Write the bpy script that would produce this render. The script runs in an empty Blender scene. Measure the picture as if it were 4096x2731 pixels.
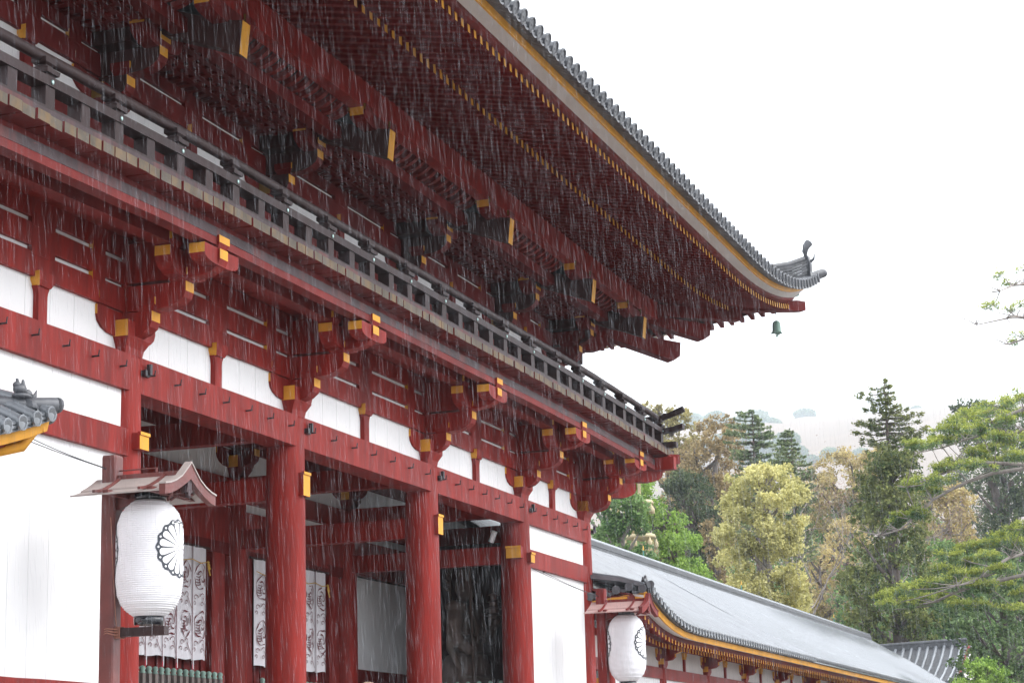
import bpy, math, random
import numpy as np
from mathutils import Vector, Matrix
random.seed(7); RNG = np.random.default_rng(11)
S = 0.303                      # one shaku in metres: the gate is laid out in shaku
D2R = math.radians

# ---------------------------------------------------------------- camera, sky, sun, exposure
scn = bpy.context.scene
cam = bpy.data.cameras.new('camera'); camo = bpy.data.objects.new('camera', cam)
scn.collection.objects.link(camo); scn.camera = camo
cam.sensor_width = 36.0; cam.lens = 72.68; cam.clip_start = 0.1; cam.clip_end = 9000
CAM = (-68.412, -48.241, 5.28)
yaw, pitch, roll = D2R(70.95983), D2R(12.07471), D2R(-1.43278)
fw = Vector((math.sin(yaw)*math.cos(pitch), math.cos(yaw)*math.cos(pitch), math.sin(pitch)))
rt = Vector((math.cos(yaw), -math.sin(yaw), 0)); up = rt.cross(fw)
r2 = math.cos(roll)*rt + math.sin(roll)*up; u2 = -math.sin(roll)*rt + math.cos(roll)*up
camo.matrix_world = Matrix(((r2.x, u2.x, -fw.x, CAM[0]*S), (r2.y, u2.y, -fw.y, CAM[1]*S), (r2.z, u2.z, -fw.z, CAM[2]*S), (0, 0, 0, 1)))

SUN_EL, SUN_ROT = D2R(50), D2R(160)     # behind the cloud, high in the south
world = bpy.data.worlds.new('World'); scn.world = world; world.use_nodes = True
wn, wl = world.node_tree.nodes, world.node_tree.links
bg = wn['Background']
sky = wn.new('ShaderNodeTexSky'); sky.sky_type = 'NISHITA'; sky.sun_disc = False
sky.sun_elevation = SUN_EL; sky.sun_rotation = SUN_ROT; sky.dust_density = 4.0; sky.air_density = 1.0
mx = wn.new('ShaderNodeMixRGB'); mx.inputs[0].default_value = 0.9
mx.inputs[2].default_value = (10.2, 10.5, 11.0, 1)          # the even white of the rain cloud over the clear sky
wl.new(sky.outputs[0], mx.inputs[1]); wl.new(mx.outputs[0], bg.inputs[0]); bg.inputs[1].default_value = 0.078
sun = bpy.data.lights.new('sun', 'SUN'); sun.energy = 1.5; sun.angle = D2R(65); sun.color = (1, .98, .95)
suno = bpy.data.objects.new('sun', sun); scn.collection.objects.link(suno)
sd = Vector((math.sin(SUN_ROT)*math.cos(SUN_EL), math.cos(SUN_ROT)*math.cos(SUN_EL), math.sin(SUN_EL)))
suno.rotation_euler = sd.to_track_quat('Z', 'Y').to_euler()
suno.location = (0, -40, 60)
scn.view_settings.view_transform = 'Standard'; scn.view_settings.look = 'None'
scn.view_settings.exposure = 1.62; scn.view_settings.gamma = 1
cy = scn.cycles if hasattr(scn, 'cycles') else None
if cy:
    cy.max_bounces = 7; cy.diffuse_bounces = 4; cy.glossy_bounces = 3; cy.transmission_bounces = 4
    cy.transparent_max_bounces = 16; cy.volume_bounces = 1; cy.use_denoising = True
    cy.caustics_reflective = False; cy.caustics_refractive = False

# ---------------------------------------------------------------- helpers
COL = scn.collection
def tag(o, label=None, cat=None, group=None, kind=None):
    if label: o['label'] = label
    if cat: o['category'] = cat
    if group: o['group'] = group
    if kind: o['kind'] = kind
    return o
def thing(name, label, cat, loc=(0, 0, 0), group=None):
    o = bpy.data.objects.new(name, None); COL.objects.link(o); o.empty_display_size = .3
    o.location = tuple(v*S for v in loc); tag(o, label, cat, group); return o

class MB:
    """collects faces in shaku, builds one mesh object in metres"""
    def __init__(s): s.v = []; s.f = []; s.m = []; s.sm = []
    def add(s, vs, fs, m=0, smooth=False):
        b = len(s.v); s.v += [tuple(v) for v in vs]
        for i, f in enumerate(fs):
            s.f.append(tuple(b+k for k in f)); s.m.append(m[i] if isinstance(m, (list, tuple)) else m); s.sm.append(smooth)
        return s
    # faces: bottom, top, y0 (south), x1 (east), y1 (north), x0 (west)
    def box(s, x0, x1, y0, y1, z0, z1, m=0):
        v = [(x0,y0,z0),(x1,y0,z0),(x1,y1,z0),(x0,y1,z0),(x0,y0,z1),(x1,y0,z1),(x1,y1,z1),(x0,y1,z1)]
        f = [(0,3,2,1),(4,5,6,7),(0,1,5,4),(1,2,6,5),(2,3,7,6),(3,0,4,7)]
        return s.add(v, f, m)
    def loops(s, ls, m=0, cap0=None, cap1=None, smooth=False, closed=True):
        n = len(ls[0]); vs = [p for l in ls for p in l]; fs = []; ms = []
        for i in range(len(ls)-1):
            for j in range(n if closed else n-1):
                k = (j+1) % n; fs.append((i*n+j, i*n+k, (i+1)*n+k, (i+1)*n+j)); ms.append(m[j] if isinstance(m, (list, tuple)) else m)
        s.add(vs, fs, ms, smooth)
        if cap0 is not None: s.add(ls[0], [tuple(reversed(range(n)))], cap0)
        if cap1 is not None: s.add(ls[-1], [tuple(range(n))], cap1)
        return s
    def lathe(s, prof, c=(0, 0, 0), n=24, m=0, smooth=True, a0=0, caps=True):
        ls = [[(c[0]+r*math.cos(a0+2*math.pi*j/n), c[1]+r*math.sin(a0+2*math.pi*j/n), c[2]+z) for j in range(n)] for r, z in prof]
        return s.loops(ls, m, m if caps else None, m if caps else None, smooth)
    def tube(s, pts, rad, n=6, m=0, smooth=True):
        pts = [Vector(p) for p in pts]; ls = []
        for i, p in enumerate(pts):
            t = (pts[min(i+1, len(pts)-1)]-pts[max(i-1, 0)])
            if t.length < 1e-9: t = Vector((0, 0, 1))
            t.normalize(); a = t.cross(Vector((0, 0, 1)))
            if a.length < .1: a = t.cross(Vector((0, 1, 0)))
            a.normalize(); b = t.cross(a); r = float(rad[i] if isinstance(rad, (list, tuple)) else rad)
            ls.append([tuple(p+r*(math.cos(2*math.pi*k/n)*a+math.sin(2*math.pi*k/n)*b)) for k in range(n)])
        return s.loops(ls, m, m, m, smooth)
    def ball(s, c, r, m=0, n=10):
        rx, ry, rz = r if isinstance(r, tuple) else (r, r, r); ls = []
        for i in range(n//2+1):
            a = -math.pi/2+math.pi*i/(n//2); q = max(math.cos(a), .01)
            ls.append([(c[0]+rx*q*math.cos(2*math.pi*j/n), c[1]+ry*q*math.sin(2*math.pi*j/n), c[2]+rz*math.sin(a)) for j in range(n)])
        return s.loops(ls, m, m, m, True)
    def build(s, name, mats, parent=None, loc=(0, 0, 0), scale=S):
        me = bpy.data.meshes.new(name); me.from_pydata([(a*scale, b*scale, c*scale) for a, b, c in s.v], [], s.f)
        for m in (mats if isinstance(mats, (list, tuple)) else [mats]): me.materials.append(m)
        me.polygons.foreach_set('material_index', s.m); me.polygons.foreach_set('use_smooth', s.sm); me.update()
        o = bpy.data.objects.new(name, me); COL.objects.link(o)
        if parent: o.parent = parent
        o.location = tuple(v*S for v in loc); return o
def dup(o, loc=None, rot=None, parent=None, name=None):
    c = o.copy(); COL.objects.link(c)
    if parent: c.parent = parent
    if loc: c.location = tuple(v*S for v in loc)
    if rot is not None: c.rotation_euler = (0, 0, rot)
    for ch in list(o.children): dup(ch, parent=c)
    return c
def prof(mb, pts, axis, a, b, m=0, ma=None, mb_=None, at=0.0):
    """extrude an (s,z) outline; axis 'x': s runs along x, thickness a..b in y; axis 'y': s is -y, thickness in x"""
    if axis == 'x': l0 = [(s_, a, z) for s_, z in pts]; l1 = [(s_, b, z) for s_, z in pts]
    else: l0 = [(a, -s_, z) for s_, z in pts]; l1 = [(b, -s_, z) for s_, z in pts]
    mb.loops([l0, l1], m, m if ma is None else ma, m if mb_ is None else mb_)

# ---------------------------------------------------------------- materials
def mat(name, col, rough=.6, var=.25, scale=1.5, dark=None, dark_amt=0.0, streak=False, bump=0.0, spec=.5, fleck=None, fleck_amt=.0, grain=None, metal=0.0, vscale=(1, 1, 1)):
    m = bpy.data.materials.new(name); m.use_nodes = True; nt = m.node_tree; N, L = nt.nodes, nt.links
    b = N['Principled BSDF']; b.inputs['Roughness'].default_value = rough; b.inputs['Metallic'].default_value = metal
    b.inputs['Specular IOR Level'].default_value = spec
    g = N.new('ShaderNodeNewGeometry'); mp = N.new('ShaderNodeMapping'); L.new(g.outputs['Position'], mp.inputs[0])
    mp.inputs['Scale'].default_value = vscale if not streak else (3.2, 3.2, .35)
    n1 = N.new('ShaderNodeTexNoise'); n1.inputs['Scale'].default_value = scale; n1.inputs['Detail'].default_value = 6; n1.inputs['Roughness'].default_value = .65
    L.new(mp.outputs[0], n1.inputs['Vector'])
    r1 = N.new('ShaderNodeValToRGB'); r1.color_ramp.elements[0].position = .3; r1.color_ramp.elements[1].position = .7
    c0 = tuple(max(0, c*(1-var)) for c in col)+(1,); c1 = tuple(min(1, c*(1+var)) for c in col)+(1,)
    r1.color_ramp.elements[0].color = c0; r1.color_ramp.elements[1].color = c1
    L.new(n1.outputs[0], r1.inputs[0]); out = r1.outputs[0]
    def over(vec_scale, sc, lo, hi, c, amt, prev):
        mp2 = N.new('ShaderNodeMapping'); L.new(g.outputs['Position'], mp2.inputs[0]); mp2.inputs['Scale'].default_value = vec_scale
        n2 = N.new('ShaderNodeTexNoise'); n2.inputs['Scale'].default_value = sc; n2.inputs['Detail'].default_value = 8; n2.inputs['Roughness'].default_value = .7
        L.new(mp2.outputs[0], n2.inputs['Vector'])
        r = N.new('ShaderNodeValToRGB'); r.color_ramp.elements[0].position = lo; r.color_ramp.elements[1].position = hi
        r.color_ramp.elements[0].color = (0, 0, 0, 1); r.color_ramp.elements[1].color = (amt, amt, amt, 1)
        L.new(n2.outputs[0], r.inputs[0]); x = N.new('ShaderNodeMixRGB'); L.new(r.outputs[0], x.inputs[0]); L.new(prev, x.inputs[1]); x.inputs[2].default_value = tuple(c)+(1,)
        return x.outputs[0]
    if dark: out = over((1, 1, .25), 1.1, .5, .72, dark, dark_amt, out)
    if grain: out = over(grain[0], grain[1], .45, .75, grain[2], grain[3], out)
    if fleck: out = over((.5, 1.5, 3.0), 3.2, .7, .74, fleck, fleck_amt, out)
    L.new(out, b.inputs['Base Color'])
    if bump:
        bp_ = N.new('ShaderNodeBump'); bp_.inputs['Strength'].default_value = bump; bp_.inputs['Distance'].default_value = .02
        n3 = N.new('ShaderNodeTexNoise'); n3.inputs['Scale'].default_value = 14; n3.inputs['Detail'].default_value = 5
        L.new(mp.outputs[0], n3.inputs['Vector']); L.new(n3.outputs[0], bp_.inputs['Height']); L.new(bp_.outputs[0], b.inputs['Normal'])
    return m
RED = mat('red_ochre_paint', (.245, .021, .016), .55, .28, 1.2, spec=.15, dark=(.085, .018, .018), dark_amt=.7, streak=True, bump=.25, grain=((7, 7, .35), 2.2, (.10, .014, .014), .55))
REDF = mat('worn_shaded_red', (.17, .022, .020), .6, .3, 1.0, spec=.15, dark=(.07, .03, .03), dark_amt=.8, fleck=(.55, .14, .12), fleck_amt=.8, bump=.2)  # purlin red darkened for the deck's shade, with worn patches and bright flecks
REDU = mat('shaded_red_paint', (.135, .0125, .0115), .65, .25, 1.5, spec=.15, dark=(.06, .014, .015), dark_amt=.6)  # the gate's red with the shade under eaves and indoors put into the colour
REDS = mat('shaded_rafter_red', (.13, .013, .0125), .75, .25, 2.0, spec=.1)  # same red, darkened to paint in the shade among the rafters
OLD = mat('weathered_brown_wood', (.034, .017, .017), .55, .25, 2.0, spec=.3, dark=(.05, .035, .04), dark_amt=.7, fleck=(.62, .20, .17), fleck_amt=.9, bump=.3)
TAIL = mat('dark_brown_timber', (.060, .028, .027), .7, .25, 2.0, spec=.15)  # dark brown for tail beams and the side faces of the upper arms
YELD = mat('dull_yellow_end', (.20, .12, .035), .7, .2, 2.0, spec=.1)  # duller yellow on the side faces of the upper blocks
EDGE = mat('weathered_purlin_wood', (.065, .042, .046), .6, .25, 2.0, spec=.3, dark=(.22, .05, .04), dark_amt=.8, fleck=(.7, .22, .18), fleck_amt=1, bump=.3)
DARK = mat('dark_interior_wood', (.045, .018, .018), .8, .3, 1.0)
BLACK = mat('black_void_shade', (.012, .012, .016), .8, .3, 1.0)  # near-black that paints in the darkness of the void
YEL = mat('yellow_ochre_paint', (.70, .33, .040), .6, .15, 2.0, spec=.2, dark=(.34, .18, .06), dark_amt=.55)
YELO = mat('worn_yellow_end_grain', (.10, .078, .056), .7, .3, 3.0, dark=(.12, .105, .095), dark_amt=.9, grain=((2, 2, 1), 1.6, (.27, .15, .04), .75))
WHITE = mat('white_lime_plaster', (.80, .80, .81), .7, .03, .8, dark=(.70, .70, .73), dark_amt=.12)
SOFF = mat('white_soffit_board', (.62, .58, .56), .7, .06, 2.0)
STONE = mat('granite', (.36, .35, .33), .8, .2, 2.0, bump=.4)
TILE = mat('grey_clay_tile', (.075, .078, .088), .42, .35, 2.0, dark=(.19, .195, .205), dark_amt=.5, bump=.15, spec=.5)
TILED = mat('dark_ridge_tile', (.055, .057, .064), .5, .45, 5.0, bump=.4, fleck=(.3, .3, .32), fleck_amt=.8)
IRON = mat('dark_iron', (.05, .05, .055), .45, .3, 4.0, metal=.6)
STEEL = mat('bright_bolt_cap', (.45, .62, .60), .3, .1, 4.0, metal=.7)
COPPER = mat('green_copper', (.22, .34, .29), .6, .25, 4.0, dark=(.10, .13, .12), dark_amt=.6)
GREEN = mat('green_painted_steel', (.05, .20, .16), .5, .2, 3.0)
GOLD = mat('gilded_bronze', (.40, .33, .19), .6, .12, 1.0)
PAPER = mat('white_lantern_paper', (.82, .81, .84), .6, .02, 3.0, dark=(.50, .45, .43), dark_amt=.28)
INK = mat('black_lantern_ink', (.030, .036, .048), .6, .2, 8.0)
LACQ = mat('black_lacquer', (.008, .010, .016), .12, .2, 4.0, spec=.8)
LROOF = mat('weathered_lantern_roof_board', (.36, .31, .29), .5, .1, 2.0, dark=(.22, .17, .16), dark_amt=.4)
LROOFP = mat('pink_lantern_roof_board', (.52, .34, .32), .5, .1, 2.0)
LRED = mat('worn_lantern_red', (.14, .035, .03), .5, .3, 2.5, dark=(.10, .07, .07), dark_amt=.8, bump=.2)
CLOTH = mat('white_curtain_cloth', (.74, .72, .76), .9, .03, 2.0)
PRINT = mat('dark_red_dye', (.13, .012, .018), .9, .15, 6.0)
RIBB = mat('brown_ribbon', (.17, .08, .09), .8, .2, 6.0)
RIBR = mat('red_ribbon', (.42, .03, .05), .8, .2, 6.0)
CORD = mat('yellow_cord', (.62, .36, .06), .7, .2, 8.0)
ROPE = mat('brown_rope', (.32, .14, .10), .8, .2, 8.0)
STAT = mat('old_statue_wood', (.14, .105, .09), .75, .3, 1.6, dark=(.09, .11, .09), dark_amt=.6, bump=.5)
BARK = mat('pale_lichen_bark', (.24, .21, .19), .85, .35, 3.0, dark=(.08, .06, .055), dark_amt=.7)
BARKD = mat('dark_bark', (.10, .075, .065), .85, .35, 3.0, dark=(.30, .29, .27), dark_amt=.5)
# ---------------------------------------------------------------- the setting: ground, hill
def ground():
    mb = MB(); xs = [-2400, -700, -200, -60, 0, 60, 120, 300, 700, 4500, 15400]
    ys = [(-2400, 0), (-300, 0), (-60, 0), (-44, .2), (-34, 1.4), (-26, 2.4), (-14, 2.6), (40, 2.6), (400, 2.6), (9400, 2.6)]
    v = [(x, y, z) for y, z in ys for x in xs]; n = len(xs)
    mb.add(v, [(j*n+i, j*n+i+1, (j+1)*n+i+1, (j+1)*n+i) for j in range(len(ys)-1) for i in range(n-1)], 0)
    tag(mb.build('ground', GROUND), kind='structure')
GROUND = mat('wet_gravel', (.17, .16, .15), .6, .2, 3.0, bump=.3)
ground()

# ---------------------------------------------------------------- the gate
GATE = thing('temple_gate', 'big two-storey red temple gate with white plaster walls, balcony and wide tiled roof', 'temple gate', (0, 0, 0))
CX = [0, 15, 33, 53, 71, 86]; CYR = [0, 13.5, 27]
Z0, ZC = 5.0, 25.2          # floor, lower column top
UZ, UC = 32.0, 36.95        # balcony floor, upper column top
UX = [1.5, 15, 33, 53, 71, 84.5]; UY = [1.5, 25.5]
def colmesh(name, z0, z1, r, m):
    mb = MB(); k = [(r*1.015, z0), (r*1.015, z0+(z1-z0)*.5), (r*.985, z0+(z1-z0)*.8), (r*.94, z1-.22), (r*.90, z1-.08), (r*.82, z1)]
    mb.lathe(k, n=36); return mb
pod = MB()
pod.box(-7, 93, -7, 34, 2.3, Z0-.35); pod.box(-7.3, 93.3, -7.3, 34.3, Z0-.35, Z0)
pod.build('podium', STONE, GATE)
st = MB()
for i in range(6): st.box(33, 53, -7.3-1.1*(i+1), -7.3-1.1*i, 2.2, Z0-.42*(i+1))
st.build('stair', STONE, GATE)
col0 = colmesh('column', Z0, ZC, 1.08, RED).build('column', RED, GATE, (0, 0, 0))
first = True
for ix, x in enumerate(CX):
    for y in CYR:
        if first: first = False; continue
        dup(col0, (x, y, 0), parent=GATE)
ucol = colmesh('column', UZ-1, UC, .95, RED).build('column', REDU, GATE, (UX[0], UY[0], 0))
for x in UX:
    for y in UY:
        if (x, y) != (UX[0], UY[0]): dup(ucol, (x, y, 0), parent=GATE)

# tie beams between the columns, each bay a beam of its own
def beam(name, x0, x1, y0, y1, z0, z1, m=RED, jag=.012):
    n = 8 if (x1-x0) > 3 or (y1-y0) > 3 else 1; mb = MB(); ls = []
    along_x = (x1-x0) >= (y1-y0)
    for i in range(n+1):
        t = i/n; j = (lambda: random.uniform(-jag, jag)) if 0 < i < n else (lambda: 0)
        if along_x:
            X = x0+(x1-x0)*t; ls.append([(X, y0+j(), z0+j()), (X, y1, z0+j()), (X, y1, z1+j()), (X, y0+j(), z1+j())])
        else:
            Y = y0+(y1-y0)*t; ls.append([(x1+j(), Y, z0+j()), (x0+j(), Y, z0+j()), (x0, Y, z1+j()), (x1, Y, z1+j())])
    mb.loops(ls, 0, 0, 0); return mb.build(name, m, GATE)
for a in range(5):
    x0, x1 = CX[a], CX[a+1]
    o = .35
    beam('tie_beam', x0+o, x1-o, -.9, .7, 23.5, 25.2, RED)
    for y in (13.5, 27): beam('tie_beam', x0+o, x1-o, y-.6, y+.6, 23.9, 25.25, RED)
    beam('tie_beam', x0+o, x1-o, 13.5-.5, 13.5+.5, 20.75, 23.3, RED)
    if a in (0, 4):
        beam('wall_rail', x0+o, x1-o, -.9, .5, 20.42, 21.68, RED)
        beam('wall_rail', x0+o, x1-o, -.9, .5, 8.6, 10.05, RED)
for x in CX:
    for y0, y1 in ((.9, 12.6), (14.4, 26.1)):
        beam('cross_beam', x-.4, x+.4, y0, y1, 24.0, 25.35, RED)
        if x in (33, 53, 71, 15): beam('cross_beam', x-.4, x+.4, y0, y1, 20.65, 21.9, RED)
# yellow-capped beam noses on the front of the columns
def nose(x, y, z0, z1, w, l, axis='y'):
    mb = MB()
    if axis == 'y':
        mb.box(x-w, x+w, y-l, y, z0, z1, [0, 0, 1, 0, 0, 0]); mb.box(x-w-.03, x+w+.03, y-l-.06, y-l+.1, z1-.1, z1+.05, [0, 0, 1, 0, 0, 0])
    else:
        mb.box(x-l, x, y-w, y+w, z0, z1, [0, 0, 0, 0, 0, 1]); mb.box(x-l-.06, x-l+.1, y-w-.03, y+w+.03, z1-.1, z1+.05, [0, 0, 0, 0, 0, 1])
    mb.build('beam_nose', [RED, YEL], GATE)
nose(33, -.85, 20.8, 22.05, .42, .42); nose(53, -.85, 20.8, 22.0, .42, .42)
nose(15, -.85, 20.75, 21.5, .42, .55); nose(71, -.85, 20.65, 21.32, .42, .45); nose(71-.9, -.35, 20.9, 21.7, .55, .6, 'x')
mbn = MB(); mbn.box(86.9, 87.7, -.4, .4, 20.75, 21.5, [0, 0, 1, 1, 0, 0]); mbn.build('beam_nose', [RED, YEL], GATE)

# white plaster panels in the walls
def panel(name, x0, x1, y, z0, z1, th=.12, m=WHITE, parent=None, seams=0):
    mb = MB()
    if seams:
        w = (x1-x0)/seams
        for i in range(seams):
            mb.box(x0+i*w+.012, x0+(i+1)*w-.012, y, y+th, z0, z1)
        mb.box(x0, x1, y+.05, y+th+.03, z0, z1)
    else: mb.box(x0, x1, y, y+th, z0, z1)
    return mb.build(name, m, parent or GATE)
for a in (0, 4):
    x0, x1 = CX[a]+.5, CX[a+1]-.5
    panel('wall_panel', x0, x1, -.62, 21.68, 23.5, seams=9); panel('wall_panel', x0, x1, -.62, 10.05, 20.42, seams=9); panel('wall_panel', x0, x1, -.62, Z0, 8.6)
# upper band of the lower storey: white panel, strut and wall beams
def strut_mesh(h, w=.36, d=.45):
    mb = MB(); mb.box(-w, w, -d, .1, 0, h-.62)
    for sg in (-1, 1):                           # the flare that rounds the corners of the plaster
        pts = [(sg*w, h-.62), (sg*w, h-1.0), (sg*(w+.04), h-.82), (sg*(w+.16), h-.62)]
        if sg > 0: pts = pts[::-1]
        prof(mb, pts, 'x', -d, .1)
    mb.loops([[(-w-.1, -d-.1, h-.62), (w+.1, -d-.1, h-.62), (w+.1, .3, h-.62), (-w-.1, .3, h-.62)], [(-.62, -d-.2, h-.38), (.62, -d-.2, h-.38), (.62, .4, h-.38), (-.62, .4, h-.38)], [(-.62, -d-.2, h), (.62, -d-.2, h), (.62, .4, h), (-.62, .4, h)]], [0, 0, 0, 1], 0, 0)
    return mb
def wallband(xs, y, zb, top, face):
    for a in range(len(xs)-1):
        x0, x1 = xs[a], xs[a+1]; xm = (x0+x1)/2
        panel('wall_panel', x0+.5, x1-.5, y-.28, zb, zb+2.1, seams=int((x1-x0)/1.9))
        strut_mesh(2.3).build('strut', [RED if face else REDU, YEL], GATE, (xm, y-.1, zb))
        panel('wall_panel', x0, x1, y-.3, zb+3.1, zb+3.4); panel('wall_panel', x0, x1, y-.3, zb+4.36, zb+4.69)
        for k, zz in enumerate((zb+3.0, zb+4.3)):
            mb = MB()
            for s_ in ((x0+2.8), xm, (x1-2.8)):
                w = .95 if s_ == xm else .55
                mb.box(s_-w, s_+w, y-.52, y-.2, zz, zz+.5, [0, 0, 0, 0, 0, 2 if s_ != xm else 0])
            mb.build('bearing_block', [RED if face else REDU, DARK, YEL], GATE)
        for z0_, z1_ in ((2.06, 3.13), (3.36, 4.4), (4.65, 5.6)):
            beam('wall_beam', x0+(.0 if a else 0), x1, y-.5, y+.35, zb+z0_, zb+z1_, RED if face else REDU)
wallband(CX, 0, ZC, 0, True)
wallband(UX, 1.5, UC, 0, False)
for a in range(5):   # inner wall between the two aisles
    x0, x1 = CX[a], CX[a+1]
    panel('wall_panel', x0+.5, x1-.5, 13.2, 25.25, 27.3, seams=8); panel('wall_panel', x0+.5, x1-.5, 13.3, 23.3, 23.9)
    beam('wall_beam', x0, x1, 13.0, 13.8, 27.3, 28.3, REDU); panel('wall_panel', x0, x1, 13.3, 28.3, 28.6); beam('wall_beam', x0, x1, 13.0, 13.8, 28.6, 29.9, REDU)
    if a in (0, 4):
        panel('wall_panel', x0+.8, x1-.8, 13.3, 13.8, 20.6); beam('wall_rail', x0+.4, x1-.4, 13.0, 14.0, 12.2, 13.8, REDU); panel('wall_panel', x0+.8, x1-.8, 13.3, Z0, 12.2)
    else:
        # door frame: head, posts, leaf
        beam('door_head', x0+1, x1-1, 13.0, 13.9, 20.25, 21.0, REDU)
        beam('door_post', x0+.7, x0+2.3, 13.05, 13.9, Z0, 20.6, REDU); beam('door_post', x1-3.4, x1-1.65, 13.05, 13.9, Z0, 20.6, RED)
        d = MB(); d.box(x0+2.3, x1-1.7, 13.6, 13.8, Z0, 20.3)
        for i in range(14): d.box(x0+2.4+i*(x1-x0-4.2)/14, x0+2.4+i*(x1-x0-4.2)/14+.8, 13.45, 13.6, Z0, 20.1)
        d.build('door', REDU, GATE)
# dark boarding: floor of the upper storey, sides of the guardian bays, rear wall of the upper storey
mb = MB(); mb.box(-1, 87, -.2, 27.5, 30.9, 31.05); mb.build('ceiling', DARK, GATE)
for x in (.3, 85.9):
    mb = MB(); mb.box(x-.15, x, .5, 13.4, Z0, 25.0); mb.build('side_boarding', DARK, GATE)
for x0, x1 in ((0, 15), (71, 86)):
    mb = MB(); mb.box(x0+.5, x1-.5, 13.45, 13.6, 20.6, 23.9); mb.build('side_boarding', DARK, GATE)
mb = MB(); mb.box(1.2, 84.8, 25.3, 25.5, 31, 45); mb.box(84.6, 84.8, 1.7, 25.4, 31, 42.5); mb.box(1.2, 1.4, 1.7, 25.4, 31, 42.5); mb.build('upper_wall', REDU, GATE)
mb = MB(); mb.box(0, 86, 26.6, 26.8, 22, 31); mb.build('rear_wall_board', DARK, GATE)
panels = [(UX[a]+.8, UX[a+1]-.8) for a in range(5)]
for x0, x1 in panels:
    panel('wall_panel', x0, x1, 1.3, UZ, 34.3); beam('wall_rail', x0-.4, x1+.4, .7, 1.7, 34.3, 35.0, REDU); panel('wall_panel', x0, x1, 1.3, 35.0, 35.7); 
    beam('tie_beam', x0-.5, x1+.5, .65, 1.9, 35.7, 36.95, REDU)

# ---------------------------------------------------------------- bracket sets
def arm_pts(L0, L1, zt, h=1.2, e0=True, e1=True):
    """outline of a bracket arm from -L0 to L1, its under-edge curling up at a free end"""
    c = min(1.45, max(L0, L1)*.7); q = h-.46; p = []
    if e0: p += [(-L0, zt), (-L0, zt-h+q)]+[(-L0+c*(1-math.cos(t)), zt-h+q-q*math.sin(t)) for t in (.4, .8, 1.2, 1.571)]
    else: p += [(-L0, zt), (-L0, zt-h)]
    if e1: p += [(L1-c*(1-math.cos(t)), zt-h+q-q*math.sin(t)) for t in (1.571, 1.2, .8, .4)]+[(L1, zt-h+q), (L1, zt)]
    else: p += [(L1, zt-h), (L1, zt)]
    return p
def arm(mb, axis, L0, L1, zt, h=1.2, w=.4, off=0, e0=True, e1=True, yel=(1, 1), md=0):
    p = arm_pts(L0, L1, zt, h, e0, e1); n = len(p); m = [0]*n
    # edge 0 -> 1 is the west/inner end, last-1 -> last the outer end
    if e0 and yel[0]: m[0] = 1
    if e1 and yel[1]: m[n-2] = 1
    if axis == 'x': l0 = [(s_, off-w, z) for s_, z in p]; l1 = [(s_, off+w, z) for s_, z in p]
    else: l0 = [(off+w, -s_, z) for s_, z in p]; l1 = [(off-w, -s_, z) for s_, z in p]
    mb.loops([l1, l0], m, md, md)
def masu(axis='x', h=.62, r=.52, slot=True):
    mb = MB(); b = r*.72
    m = [0, 1, 0, 1] if axis == 'x' else [1, 0, 1, 0]
    L = lambda q, z: [(-q, -q, z), (q, -q, z), (q, q, z), (-q, q, z)]
    mb.loops([L(b, 0), L(r*.86, h*.22), L(r, h*.45)], 0, 0, None); mb.loops([L(r, h*.45), L(r, h)], m, None, 0); return mb
def daito():
    mb = MB(); L = lambda q, z: [(-q, -q, z), (q, -q, z), (q, q, z), (-q, q, z)]
    ls = [L(.78, 0), L(.84, .35), L(1.07, .78)]; mb.loops(ls, 0, 0, None); mb.loops([L(1.07, .78), L(1.07, 1.55)], [0, 1, 0, 1], None, 0)
    return mb
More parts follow.
